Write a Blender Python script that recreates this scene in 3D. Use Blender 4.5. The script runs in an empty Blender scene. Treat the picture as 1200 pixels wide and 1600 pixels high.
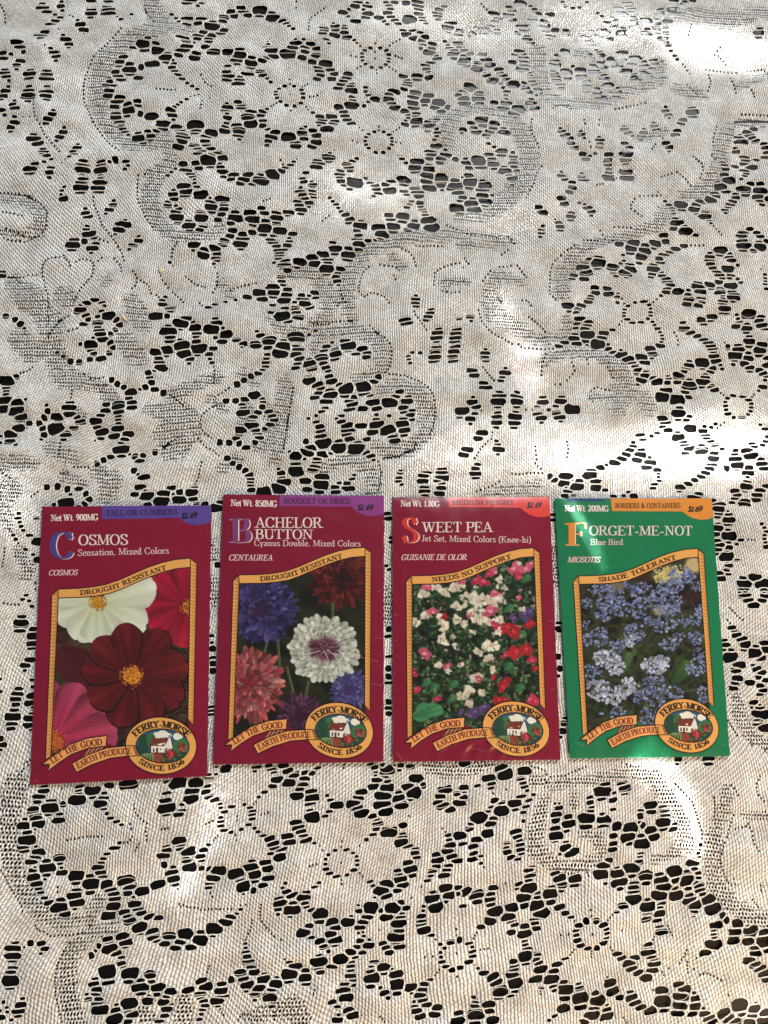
import bpy, math, random
import numpy as np
from mathutils import Vector, Matrix
from mathutils.geometry import delaunay_2d_cdt
from mathutils.kdtree import KDTree

S = bpy.context.scene
C = S.collection
MM = 0.001
PI = math.pi
random.seed(7)
rng = np.random.default_rng(11)

# ------------------------------------------------------------------ camera
cam_d = bpy.data.cameras.new('camera')
cam = bpy.data.objects.new('camera', cam_d)
C.objects.link(cam)
S.camera = cam
right = Vector((0.997813, -0.009536, 0.065407)).normalized()
view = Vector((0.066096, 0.152769, -0.986049)).normalized()
up = right.cross(view).normalized()
right = view.cross(up).normalized()
M = Matrix((right, up, -view)).transposed().to_4x4()
M.translation = Vector((0, 0, 377.2)) * MM
cam.matrix_world = M
cam_d.sensor_width = 36.0
cam_d.lens = 25.99
cam_d.clip_start = 0.01
cam_d.clip_end = 50.0

# ------------------------------------------------------------------ light
W = bpy.data.worlds.new('World')
S.world = W
W.use_nodes = True
W.node_tree.nodes['Background'].inputs[0].default_value = (0.95, 0.98, 1.0, 1)
W.node_tree.nodes['Background'].inputs[1].default_value = 0.37
S.view_settings.view_transform = 'Standard'
S.view_settings.look = 'None'
S.view_settings.exposure = 0.0
S.view_settings.gamma = 1.0


def aim(o, loc, target, roll=0.0):
    d = (Vector(target) - Vector(loc)).normalized()
    q = d.to_track_quat('-Z', 'Y').to_matrix().to_4x4()
    q = q @ Matrix.Rotation(roll, 4, 'Z')
    q.translation = Vector(loc)
    o.matrix_world = q


def area(name, loc, target, sx, sy, power, col, spread=180, shape='RECTANGLE', roll=0.0):
    l = bpy.data.lights.new(name, 'AREA')
    l.shape = shape
    l.size = sx
    l.size_y = sy
    l.energy = power
    l.color = col
    l.spread = math.radians(spread)
    o = bpy.data.objects.new(name, l)
    C.objects.link(o)
    aim(o, loc, target, roll)
    return o


# the window beyond the far side of the table, and the room's warm return light
area('window_light', (0.75, 1.75, 1.45), (0.0, 0.05, 0.0), 0.5, 0.45, 74, (0.955, 0.985, 1.0))
area('room_light', (0.42, -0.56, 0.34), (0.17, -0.17, 0.0), 0.45, 0.28, 7.2, (1.0, 0.68, 0.36))
# sunlight that gets through the gaps of the window falls on the table as streaks and patches


def sun_streak(x, y, length, width, ang, power, col=(1.0, 0.99, 0.96), spread=1.6, d=(0.22, 0.60, 0.77)):
    """a narrow beam: ground centre (mm), ground length and width (mm), direction of its length (deg), irradiance"""
    d = Vector(d).normalized()
    a = math.radians(ang)
    g = Vector((math.cos(a), math.sin(a), 0))
    h = Vector((-math.sin(a), math.cos(a), 0))
    ax = g - d * g.dot(d)
    lx = ax.length
    ax.normalize()
    ay = d.cross(ax).normalized()
    hy = abs((h - d * h.dot(d)).dot(ay))
    l = bpy.data.lights.new('sun_streak', 'AREA')
    l.shape = 'ELLIPSE'
    l.size = length * lx * 0.001
    l.size_y = max(width * hy, 2) * 0.001
    l.spread = math.radians(spread)
    l.color = col
    l.energy = power * l.size * l.size_y
    o = bpy.data.objects.new('sun_streak', l)
    C.objects.link(o)
    m = Matrix((ax, ay, d)).transposed().to_4x4()
    m.translation = Vector((x, y, 0)) * 0.001 + d * 0.8
    o.matrix_world = m
    return o


for args in [
    (187.1, 341.6, 131.6, 14.5, -7.4, 9.0, (1.0, 0.99, 0.96), 2.0),
    (231.0, 334.2, 74.1, 19.8, -3.9, 16.0, (1.0, 0.99, 0.96), 1.9),
    (56.0, 343.6, 85.7, 16.5, -4.1, 4.0, (1.0, 0.99, 0.96), 2.4),
    (18.1, 234.3, 61.1, 13.2, -10.9, 6.0, (1.0, 0.99, 0.96), 2.4),
    (87.4, 221.1, 43.1, 9.9, -0.9, 4.0, (1.0, 0.99, 0.96), 1.6),
    (90.9, 168.6, 25.7, 7.9, -67.6, 13.0, (1.0, 0.99, 0.96), 1.0),
    (103.8, 138.8, 39.3, 11.9, -65.8, 11.0, (1.0, 0.99, 0.96), 1.3),
    (83.5, 90.9, 90.0, 19.8, 7.0, 6.0, (1.0, 0.99, 0.96), 2.2),
    (172.1, 86.1, 144.1, 21.1, -1.1, 14.0, (1.0, 0.99, 0.96), 1.8),
    (204.3, 96.9, 83.1, 21.1, 5.3, 18.0, (1.0, 0.99, 0.96), 1.6),
    (158.1, -72.2, 22.4, 8.6, -21.3, 30.0, (1.0, 0.99, 0.96), 0.9),
    (173.2, -96.1, 41.6, 9.9, -72.5, 24.0, (1.0, 0.99, 0.96), 1.0),
    (-57.9, -88.1, 28.2, 9.9, -102.8, 7.0, (1.0, 0.99, 0.96), 1.4),
    (-69.4, -117.2, 34.4, 5.9, -116.6, 6.0, (1.0, 0.99, 0.96), 1.1),
    (-162.5, 63.1, 31.3, 13.2, -69.0, 8.0, (1.0, 0.99, 0.96), 1.6),
    (130.1, 43.3, 44.8, 4.0, -64.4, 22.0, (1.0, 0.99, 0.96), 0.4),
    (155.2, -59.0, 15.9, 4.0, -79.3, 20.0, (1.0, 0.99, 0.96), 0.4),
    (200.6, -183.5, 17.7, 6.6, -30.9, 8.0, (1.0, 0.99, 0.96), 0.8)]:
    sun_streak(*args)


# ------------------------------------------------------------------ helpers


def lin(c):
    c = np.asarray(c, float) / 255.0
    return np.where(c <= 0.04045, c / 12.92, ((c + 0.055) / 1.055) ** 2.4)


def mesh_obj(name, verts, faces, mat=None, parent=None, smooth=False, fmat=None, mats=None):
    me = bpy.data.meshes.new(name)
    me.from_pydata([tuple(v) for v in verts], [], [tuple(f) for f in faces])
    if mats:
        for m in mats:
            me.materials.append(m)
        if fmat is not None:
            me.polygons.foreach_set('material_index', list(fmat))
    elif mat:
        me.materials.append(mat)
    if smooth:
        me.polygons.foreach_set('use_smooth', [True] * len(me.polygons))
    me.update()
    o = bpy.data.objects.new(name, me)
    C.objects.link(o)
    if parent:
        o.parent = parent
    return o


def nodes(m):
    m.use_nodes = True
    return m.node_tree.nodes, m.node_tree.links


def N(nt, t, **k):
    n = nt.new(t)
    for a, b in k.items():
        if a.startswith('i_'):
            n.inputs[a[2:]].default_value = b
        else:
            setattr(n, a, b)
    return n


def math_node(nt, lk, op, a, b=None, c=None):
    n = nt.new('ShaderNodeMath')
    n.operation = op
    for i, x in enumerate((a, b, c)):
        if x is None:
            continue
        if isinstance(x, (int, float)):
            n.inputs[i].default_value = x
        else:
            lk.new(x, n.inputs[i])
    return n.outputs[0]


_mc = {}


def paper_mat(rgb, gain=0.62, rough=0.36, name='printed_paper'):
    key = (tuple(rgb), gain, rough)
    if key in _mc:
        return _mc[key]
    m = bpy.data.materials.new(name)
    nt, lk = nodes(m)
    b = nt['Principled BSDF']
    c = np.clip(lin(rgb) * gain, 0, 0.9)
    tc = N(nt, 'ShaderNodeTexCoord')
    no = N(nt, 'ShaderNodeTexNoise')
    no.inputs['Scale'].default_value = 900
    no.inputs['Detail'].default_value = 3
    lk.new(tc.outputs['Object'], no.inputs['Vector'])
    no2 = N(nt, 'ShaderNodeTexNoise')
    no2.inputs['Scale'].default_value = 45
    no2.inputs['Detail'].default_value = 4
    lk.new(tc.outputs['Object'], no2.inputs['Vector'])
    mx = N(nt, 'ShaderNodeMix', data_type='RGBA')
    mx.inputs[6].default_value = (*(c * 0.80), 1)
    mx.inputs[7].default_value = (*(np.clip(c * 1.22 + 0.003, 0, 0.95)), 1)
    f = math_node(nt, lk, 'ADD', math_node(nt, lk, 'MULTIPLY', no.outputs[0], 0.6), math_node(nt, lk, 'MULTIPLY', no2.outputs[0], 0.4))
    lk.new(f, mx.inputs[0])
    lk.new(mx.outputs[2], b.inputs['Base Color'])
    b.inputs['Roughness'].default_value = rough
    b.inputs['Specular IOR Level'].default_value = 0.32
    b.inputs['Coat Weight'].default_value = 0.06
    b.inputs['Coat Roughness'].default_value = 0.2
    bp = N(nt, 'ShaderNodeBump')
    bp.inputs['Strength'].default_value = 0.12
    bp.inputs['Distance'].default_value = 0.0004
    lk.new(no2.outputs[0], bp.inputs['Height'])
    lk.new(bp.outputs[0], b.inputs['Normal'])
    _mc[key] = m
    return m


def attr_mat(name, attr='Col', rough=0.36):
    m = bpy.data.materials.new(name)
    nt, lk = nodes(m)
    b = nt['Principled BSDF']
    a = N(nt, 'ShaderNodeAttribute', attribute_name=attr)
    lk.new(a.outputs['Color'], b.inputs['Base Color'])
    b.inputs['Roughness'].default_value = rough
    b.inputs['Specular IOR Level'].default_value = 0.32
    return m


# ------------------------------------------------------------------ table top
def table_material():
    m = bpy.data.materials.new('dark_table')
    nt, lk = nodes(m)
    b = nt['Principled BSDF']
    tc = N(nt, 'ShaderNodeTexCoord')
    mp = N(nt, 'ShaderNodeMapping')
    mp.inputs['Scale'].default_value = (6, 90, 6)
    lk.new(tc.outputs['Object'], mp.inputs['Vector'])
    no = N(nt, 'ShaderNodeTexNoise')
    no.inputs['Scale'].default_value = 3
    no.inputs['Detail'].default_value = 6
    lk.new(mp.outputs[0], no.inputs['Vector'])
    cr = N(nt, 'ShaderNodeValToRGB')
    cr.color_ramp.elements[0].color = (0.0015, 0.0013, 0.001, 1)
    cr.color_ramp.elements[1].color = (0.004, 0.0033, 0.003, 1)
    lk.new(no.outputs[0], cr.inputs[0])
    lk.new(cr.outputs[0], b.inputs['Base Color'])
    b.inputs['Roughness'].default_value = 0.3
    b.inputs['Specular IOR Level'].default_value = 0.13
    bp = N(nt, 'ShaderNodeBump')
    bp.inputs['Strength'].default_value = 0.1
    bp.inputs['Distance'].default_value = 0.0003
    lk.new(no.outputs[0], bp.inputs['Height'])
    lk.new(bp.outputs[0], b.inputs['Normal'])
    return m


x0, x1, y0, y1 = -0.42, 0.50, -0.40, 0.62
mt = table_material()
tv, tf = [], []
bev = 0.004
for (a, z) in ((0, -0.03), (0, -bev), (bev, 0)):
    tv += [(x0 + a, y0 + a, z), (x1 - a, y0 + a, z), (x1 - a, y1 - a, z), (x0 + a, y1 - a, z)]
for r in range(2):
    for k in range(4):
        tf.append((r * 4 + k, r * 4 + (k + 1) % 4, r * 4 + 4 + (k + 1) % 4, r * 4 + 4 + k))
tf.append((8, 9, 10, 11))
tf.append((3, 2, 1, 0))
t = mesh_obj('table_surface', tv, tf, mt)
t['kind'] = 'structure'

# ------------------------------------------------------------------ lace tablecloth
# hole classes: width, height in twentieths of a stitch repeat (scaled to mm below); '.' is a pinhole of the drawn outlines
HOLE = {'a': (20, 13), 'b': (34, 20), 'c': (52, 18), 'd': (74, 19), 'e': (95, 22), 'f': (64, 28), 'g': (82, 33),
        'h': (96, 44), 'i': (46, 36), 'j': (114, 60), '.': (13, 17)}
LACE = """.-10:720,-1155 821,-1234 1231,-1199 1236,-1214 778,-818 846,-802 1008,-703 1026,-709 1042,-717 1048,-734 1067,-746 1086,-745 1105,-744 1124,-743 1143,-742 1160,-735 1178,-727 1196,-720 1214,-713 1232,-707 1250,-702 966,-677 972,-694 989,-699
.-8:974,-1721 976,-1735 1370,-1851 1377,-1862 1385,-1874 1525,-1739 1864,-1707 1896,-1776 2030,-1816 693,-1528 712,-1527 731,-1526 1124,-1566 1134,-1552 1144,-1538 1231,-1552 1232,-1567 1232,-1581 1306,-1674 1326,-1542 1338,-1556 1537,-1512 1544,-1500 1577,-1662 1583,-1674 1610,-1646 1666,-1625 1677,-1611 1686,-1596 1693,-1580 1699,-1563 1704,-1667 1704,-1652 1704,-1636 1704,-1621 1734,-1654 1747,-1600 1761,-1677 1780,-1675 1798,-1674 1815,-1682 1832,-1689 1848,-1698 661,-1475 669,-1464 677,-1453 1084,-1473 1119,-1468 1153,-1412 1234,-1366 1235,-1472 1236,-1392 1317,-1415 1329,-1402 1341,-1389 1387,-1466 1611,-1451 1618,-1464 1624,-1478 1631,-1492 2053,-1348 2062,-1360 2072,-1372 2082,-1385 2102,-1308 -725,-1274 -719,-1285 -692,-1289 -674,-1291 -657,-1294 -639,-1296 -584,-1233 -575,-1250 -443,-1291 -419,-1289 -119,-1127 -103,-1124 -86,-1120 30,-1117 33,-1215 33,-1198 119,-1169 132,-1184 366,-1283 416,-1239 1804,-1109 1905,-1160 1908,-1176 1911,-1130 1911,-1193 1915,-1209 1916,-1112 1920,-1225 1925,-1240 1931,-1256 1941,-1269 1954,-1280 1970,-1251 1974,-1275 2090,-1104 2099,-1120 2104,-1285 -823,-944 -808,-942 -793,-941 -616,-926 -600,-919 -583,-912 -575,-999 -566,-989 -558,-979 -473,-976 -468,-912 -467,-999 -71,-1039 -56,-1060 30,-1045 33,-1019 119,-1044 360,-910 521,-976 536,-994 1789,-913 1796,-931 1802,-948 1807,-966 1812,-984 1817,-1001 1819,-1056 1822,-1037 1822,-1019 1892,-955 1895,-936 1898,-918 1921,-1094 1929,-1077 1947,-1053 1954,-1036 1962,-1019 1969,-1002 1977,-985 1984,-968 1992,-951 1996,-1018 2014,-1014 2033,-1010 2052,-1006 2064,-995 2072,-1013 2077,-1069 2079,-1050 2080,-1030 2080,-1087 -469,-895 -391,-841 -379,-830 -353,-889 -337,-885 -320,-881 1479,-700 1700,-794 1713,-808 1727,-821 1740,-835 1752,-850 1764,-864 1776,-879 1783,-896 1893,-863 1896,-881 1898,-899 1991,-807 2002,-822 2012,-837 2020,-854 2124,-841 2124,-822 2126,-803 2130,-858 2135,-785 2142,-873 2144,-767 2154,-888 43,-682 46,-667 1434,-687 1457,-694 1764,-694 255,867 275,869 295,870 315,872 335,874 369,902 389,905 408,908 417,925 424,943 500,999 508,1019 516,1038 521,1058 526,1078 529,1099 424,1298 444,1292 461,1282 476,1269 492,1256 504,1239 514,1221 522,1203 525,1182 528,1161 529,1120 530,1141 266,1334 281,1349 287,1323 290,1368 292,1496 295,1389 298,1475 299,1411 300,1432 301,1454 307,1324 327,1324 348,1322 368,1321 386,1313 405,1305 -115,1599 -94,1599 -73,1600 -52,1600 -32,1604 -14,1615 7,1617 28,1619 48,1621 69,1623 90,1625 186,1597 201,1582 216,1567 231,1552 248,1540 265,1529 279,1512 426,1676 431,1656 444,1640 456,1624 467,1607 478,1591 490,1574
.-6:-1256,-1702 -1253,-1718 -1249,-1734 -1244,-1750 -1239,-1766 -1276,-1605 -1276,-1588 -1276,-1572 -1275,-1621 -1274,-1637 -1274,-1555 -1273,-1654 -1272,-1539 -1270,-1523 -1267,-1670 -1266,-1508 -1262,-1686 -1193,-1612 -1179,-1599 -1377,-1347 -1368,-1362 -1355,-1371 -1337,-1375 -1322,-1386 -1308,-1397 -1291,-1397 -1273,-1395 -1260,-1493 -1256,-1395 -1253,-1478 -1245,-1464 -1238,-1395 -1236,-1450 -1220,-1394 -1220,-1432 -1203,-1392 -1185,-1391 -1167,-1390 -1134,-1363 -1439,-1284
.-5:-1522,661 -1507,673 -1493,685 -1682,790 -1666,779 -1649,767 -1633,756 -1395,898 -1395,878 -1388,782 -1371,784 -1354,787 -1321,814 -1303,814 -1286,814 -1269,813 -1251,812 -714,724 -706,742 -697,761 -693,780 -690,800 -686,820 -683,840 -1396,938 -1395,918 -1224,952 -1352,1174 -1351,1195 -1350,1215 -1260,1278 -1238,1279 -1217,1281 -1196,1286 -1190,1163 -1611,1301 -1596,1307 -1580,1313 -1567,1323 -1556,1336 -1323,1305 -1293,1302 -1495,1616 -1494,1595 -1493,1574 -1485,1504 -1478,1522 -1470,1540 -1462,1558 -1451,1573 -1440,1589 -1427,1603 -1411,1612 -1395,1621 -1383,1534 -1364,1543 -1345,1552
.-4:-527,-1741 -520,-1752 -512,-1763 -445,-1788 -436,-1777 -427,-1767 -281,-1762 -279,-1778 -278,-1795 211,-1801 222,-1812 232,-1824 -593,-1581 -587,-1568 -582,-1556 -233,-1533 -98,-1687 -92,-1671 426,-1549 463,-1545 473,-1632 483,-1618 492,-1605 576,-1535 577,-1641 -626,-1305 -609,-1306 -591,-1304 -574,-1304 -556,-1304 -538,-1305 -520,-1306 -502,-1306 -484,-1307 -419,-1449 -412,-1435 -404,-1421 -398,-1407 -392,-1392 -389,-1376 -388,-1361 -352,-1356 -351,-1339 -350,-1322 -349,-1305 -343,-1370 -332,-1385 -321,-1398 -309,-1411 -297,-1424 -285,-1437 -252,-1452 209,-1420 578,-1461 579,-1433 -1548,-1105 -1540,-1120 -1531,-1135 -1523,-1150 -1515,-1165 -1505,-1180 -1495,-1194 -1485,-1208 -1475,-1222 -1465,-1236 -1455,-1250 -1446,-1264 -1288,-1186 -1287,-1208 -707,-1281 -347,-1289 -1253,-978 -1236,-975 -1219,-973 -1201,-970 -1184,-968 -1166,-967 -1148,-967 -1131,-966 -1113,-966 -1095,-965 -992,-995 -974,-994 -970,-914 -962,-983 -960,-934 -953,-969 -938,-1032 -930,-1018 -922,-1004 -905,-902 -894,-950 -891,-932 -890,-969 -889,-913 -887,-988 -1568,-804 -1557,-792 -1295,-749 -953,-827 -950,-845 -944,-863 -934,-878 -921,-892 -1494,-678 -1485,-665 -1475,-653 1810,2686 1822,2703 1835,2719 1866,2774 1878,2756 2177,2724 2179,2749 2181,2774 2187,2799 2198,2823 2210,2847 2329,2888 2353,2891 2377,2893 2401,2895 2426,2896 2450,2896 2474,2896 2498,2896 2523,2896 1614,2938 1637,2943 1659,2949 1681,2955 1703,2961 1725,2967 1747,2973 1770,2980 1792,2986 2070,3098 2087,3079 2103,3061 2174,3076 2183,3098 2330,3083 2335,3058 2371,2935 2393,2935 2415,2935 2430,3079 2438,2935 2441,3063 2451,3046 2460,2934 2482,2934 2504,2934 2526,2933 2036,3244 2050,3227 2054,3117 2062,3208 2075,3189 2178,3218 2190,3185 2192,3120 2194,3163 2197,3142 2200,3216 2222,3214 2244,3212 2266,3210 2269,3290 2283,3274 2288,3208 2297,3257 2311,3205 2313,3157 2318,3132 2324,3108 2333,3203 2355,3201 2426,3213 2448,3217 2470,3221 2492,3225 2514,3229 2533,3219 2552,3210 2086,3442 2093,3465 2100,3488 2232,3313 2249,3335 2255,3306 2267,3357 2107,3512
.-3:-1475,-630 -1462,-622 -1456,-638 -1449,-614 -1617,130 -1600,127 -1583,123 -1566,123 -1549,123 -1476,228 -1474,198 -1641,311 -1638,329 -1635,346 -1634,399 -1633,381 -1632,363 -1615,491 -1606,482 -1571,425 -1500,1694 -1499,1672 -1713,1831 -1694,1830 -1674,1829 -1667,1815 -1655,1831 -1653,1804 -1635,1833 -1613,1844 -1592,1845 -1571,1845 -1538,1859 -1538,1880 -1536,1837 -1530,1817 -1524,1796 -1518,1776 -1510,1756 -1502,1736 -1501,1715 -1393,1893 -1366,1704 -1357,1721 -1349,1739 -1340,1758 -1331,1776 -1319,1792 -1308,1808 -1296,1824 -1284,1840 -1278,1859 -1277,1880 -1135,1896 -1130,1874 -1073,1781 -1071,1875 -1058,1796 -1057,1857 -1051,1815 -1050,1838 -1029,1825 -1012,1816 -996,1806 -985,1792 -979,1773 -973,1755 -1769,2079 -1756,2061 -1743,2043 -1731,2091 -1725,2036 -1710,2084 -1704,2033 -1690,2077 -1684,2032 -1670,2071 -1664,2032 -1650,2064 -1644,2031 -1626,2040 -1609,2051 -1590,2059 -1571,2066 -1553,2088 -1534,1900 -1524,1918 -1509,1929 -1490,1936 -1471,1939 -1452,1942 -1432,1953 -1422,1938 -1410,1924 -1397,1911 -1365,1919 -1350,1932 -1334,1940 -1315,1937 -1296,1932 -1281,1919 -1276,1901 -1256,1932 -1252,2053 -1240,1951 -1232,2046 -1211,2039 -1204,2084 -1191,2068 -1179,2051 -1174,1949 -1168,2034 -1159,1932 -1156,2016 -1145,1998 -1144,1916 -1135,1980 -1129,1960 -1123,1939 -1777,2192 -1757,2188 -1737,2184 -1717,2180 -1697,2177 -1677,2173 -1657,2170 -1639,2293 -1620,2283 -1602,2272 -1584,2259 -1567,2246 -1552,2229 -1540,2211 -1538,2104 -1531,2191 -1531,2168 -1531,2145 -1531,2123 -1297,2295 -1296,2273 -1293,2252 -1284,2233 -1275,2213 -1266,2194 -1258,2174 -1251,2153 -1243,2133 -1231,2117 -1218,2101 -1064,2292 -1056,2271 -1048,2250 -1038,2229 -1028,2209 -1018,2189 -1006,2170 -993,2152 -980,2134 -1785,2310 -1766,2310 -1746,2310 -1727,2309 -1708,2308 -1689,2307 -1658,2302 -1070,2361 -1070,2384 -1069,2338 -1068,2315 -1068,2407 -1066,2430 -1033,2439 -1588,2681 -1578,2660 -1564,2643 -1550,2627 -1535,2610 -1521,2593 -1507,2576 -1493,2559 -1294,2698 -1281,2680 -1269,2661 -1254,2644 -1240,2627 -1226,2610 -1210,2595 -1192,2583 -1175,2571 -1645,2852 -1642,2829 -1639,2806 -1635,2783 -1630,2761 -1619,2741 -1607,2722 -1597,2701 -1381,2884 -1376,2862 -1366,2841 -1355,2821 -1346,2800 -1337,2778 -1328,2757 -1319,2736 -1307,2717 -1384,2955 -1383,2978 -1383,2931 -1382,2908 -1380,3002 -1376,3025 -1369,3047 -1362,3070 -1353,3091 -1597,3183 -1534,3298 -1344,3112 -1335,3134 -1322,3153 -1308,3170 -1294,3188 -1280,3206 -1266,3223 -1252,3241 -1237,3259 -1223,3276 -1208,3293 -1857,3434 -1847,3416 -1837,3396 -1830,3375 -1829,3354 -1828,3332 -1480,3389 -1460,3376 -1193,3311 -1073,3459 -1065,3435 -1056,3411 -1038,3395 -1020,3380
.-2:-612,889 -597,876 -880,918 -866,929 -853,941 -838,951 -822,960 -807,969 -703,966 -697,1044 -694,1064 -692,1026 -690,1083 -690,951 -682,1008 -678,1098 -677,935 -671,991 -662,922 -655,980 -644,912 -638,970 -627,903 -267,915 -264,935 -261,955 -258,976 -255,996 -252,1016 -249,1037 -246,1057 -244,1078 -241,1098 -847,1194 -832,1181 -818,1167 -802,1155 -787,1143 -665,1113 -651,1126 -634,1266 -633,1135 -631,1288 -624,1189 -616,1145 -606,1201 -588,1213 -570,1226 -553,1239 -238,1119 -235,1139 -232,1160 -229,1181 -226,1201 -223,1222 -220,1243 -635,1356 -631,1333 -630,1311
.0:2009,-506 2017,-521 2026,-536 2035,-551 2044,-566 2113,-602 2117,-615 2186,-642 2000,-491 2008,-365 2040,16 2052,-2 2057,77 2069,64 2082,51 2092,36 2107,25 2123,15 2181,435 2200,434 2219,433 223,697 739,693 225,850 228,716 230,831 233,735 235,754 235,812 237,774 239,793 734,869 745,886 760,700 781,707 802,714 822,722 841,733 860,745 929,788 950,785 970,785 990,788 1010,791 1031,793 1051,793 1056,844 1061,887 1063,864 1069,828 1072,793 1085,814 1092,793 1229,879 755,902 766,918 778,933 792,946 805,960 826,974 829,991 831,1009 1059,934 1060,911 1233,900 1233,963 1236,942 1237,921 2071,1047 2090,1062 2110,1076 776,1128 851,1299 1018,1137 1053,1137 1185,1281 1213,1282 1371,1205 1381,1248 1384,1184 1399,1261 1418,1268 1439,1261 1459,1255 1480,1249 2102,1242 2115,1228 2277,1222 2291,1235 794,1373 805,1358 816,1343 828,1328 839,1313 1006,1487 1025,1480 1047,1480 1069,1479 1092,1478 1110,1331 1111,1352 1112,1374 1114,1477 1120,1403 1128,1425 1136,1476 1136,1447 1158,1477 1180,1480 1250,1304 1265,1321 1275,1398 1281,1339 1284,1378 1293,1357 1361,1417 1367,1392 1473,1372 1483,1355 1494,1338 1505,1322 779,1696 784,1674 788,1653 795,1632 806,1614 817,1596 829,1577 845,1564 863,1554 882,1543 901,1534 919,1523 937,1513 955,1502 991,1503 1053,1657 1070,1646 1086,1634 1102,1622 1117,1609 1131,1595 1142,1578 1559,1626 1574,1645 1867,1587 1880,1566 1884,1517 1886,1543 2147,1529
.2:-703,1688 -946,1748 -932,1734 -930,1871 -923,1849 -914,1827 -900,1808 -887,1789 -860,1764 -846,1750 -832,1736 -818,1722 -804,1708 -795,1853 -780,1840 -764,1828 -748,1816 -731,1807 -717,1703 -712,1802 -693,1797 -652,1769 -641,1789 -632,1809 -631,1877 -630,1832 -627,1855 -558,1785 -539,1792 -520,1798 -501,1805 -482,1811 -462,1815 -443,1820 -423,1825 15,1703 22,1718 29,1791 34,1767 41,1744 56,1726 125,1807 129,1786 129,1823 133,1845 140,1867 142,1770 146,1889 156,1759 174,1770 192,1781 211,1784 230,1778 250,1771 267,1761 279,1744 291,1727 320,1886 327,1864 537,1839 539,1861 542,1884 585,1803 607,1796 630,1790 653,1793 676,1797 -870,1959 -869,1980 -865,2001 -855,2019 -845,2038 153,1904 167,1919 181,1934 244,1947 267,1945 290,1943 312,1940 333,1933 349,1916 364,2040 384,2031 403,2023 416,2007 428,1989 435,1969 440,1948 442,2060 462,2059 482,2058 503,2059 523,2060 543,2061 544,1906 558,1921 563,2063 577,1933 584,2064 596,1945 617,1951 638,1958 659,1962 681,1965 -390,2293 -69,2197 -52,2213 -34,2228 615,2186 634,2179 652,2172 671,2165 -372,2301 -355,2309 -302,2548 -288,2525 1144,2699 1153,2678 1450,2681 1111,2806 1114,2784 1115,2830 1119,2761 1120,2853 1127,2740 1135,2719 1422,2857 1428,2833 1444,2713 1506,2828 1512,2861 1245,2923 1266,2931 1286,2939 1305,2935 1324,2927 1342,2919 850,3584 864,3563 879,3543
.3:805,1860 820,1880 894,1765 908,1750 1021,1753 1043,1753 1048,1888 1058,1744 1067,1724 1175,1816 1178,1795 1179,1838 1182,1861 1184,1884 1193,1780 1207,1764 1582,1779 1595,1750 1755,1757 1775,1774 701,1939 710,1992 720,1977 730,1962 835,1900 850,1920 900,1944 917,2020 922,1947 936,2035 943,1950 954,2051 965,1953 991,2090 1001,1954 1013,1938 1025,1921 1037,1904 1185,1907 1188,1929 1195,1952 1203,1974 1218,1997 1235,2011 1251,2026 1268,2040 1287,2052 1305,2064 1323,2076 2400,1972 727,2135 748,2128 770,2126 806,2131 828,2128 849,2126 870,2124 892,2121 957,2127 974,2108 1383,2116 1403,2116 1423,2117 1444,2117 1464,2118 1482,2180 1495,2157 1509,2134 1529,2112 1552,2120 1564,2201 1588,2201 1612,2201 1635,2200 1659,2200 1685,2299 1702,2282 1723,2268 2001,2105 2026,2106 2050,2106 2075,2107 2137,2221 2150,2203 2164,2186 2177,2168 1067,2361 1078,2383 1089,2405 1100,2427 1111,2449 1119,2472 1126,2495 1475,2452 1493,2457 1512,2461 1667,2317 1668,2340 1680,2360 1693,2380 1724,2397 1748,2398 1772,2399 1796,2399 1821,2400 1830,2424 1847,2405 2014,2494 2029,2478 97,2679 122,2672 337,2676 366,2673 1136,2518 1149,2539 1163,2560 1859,2520 1880,2529 1901,2537 1923,2546 1951,2551 1968,2538 1984,2524 2000,2510 2057,2655 2071,2639 2085,2519 2085,2623 2093,2541 2099,2608 2102,2585 2102,2563 2164,2663 2186,2645 -746,2842 -741,2866 -737,2890 -356,2870 -342,2882 -328,2895 -248,2854 -164,2882 134,2759 153,2744 244,2747 244,2771 326,2740 343,2754 360,2768 -990,2958 -969,2956 -949,2955 -928,2953 -907,2953 -886,2954 -748,3055 -738,3033 -727,3012 -709,2998 -695,2911 -690,2986 -258,3045 -254,3013 -186,3000 -172,3013 -158,3025 -143,2938 -121,2943 -100,2948 88,3210 117,3207 122,3289 124,3134 141,3274 142,3147 226,3204 226,3245 227,3294 233,3131 236,3107 309,3152 311,3278 326,3139 329,3291 343,3222 344,3125 362,3217 380,3211 -153,3358 -151,3382 -149,3407 -147,3431 -135,3450 -118,3465 -101,3480 -83,3496 348,3304 367,3317 -223,3544 -223,3503 -66,3511
a-8:664,-1594 1749,-1415 -736,-1211 -458,-816
a-4:122,-1805 125,-1789 477,-1472 1713,2755
a-3:-1472,2488 -1453,2509 -1697,2758 -1659,2759 -1398,3279 -1218,3386 -1143,3370
a2:-864,1909 -645,1911 -933,2423 195,2330 -211,2555 350,2598
a3:700,2158 1228,2242 1420,2468 -514,2649 -6,2621 -153,2866 -801,2919 -780,2926 -759,2932 -254,2949 -383,3285
b-10:705,-1137 1098,-1107 1320,-1252 923,-951 948,-810 979,-829 1087,-873 1103,-873
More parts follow.
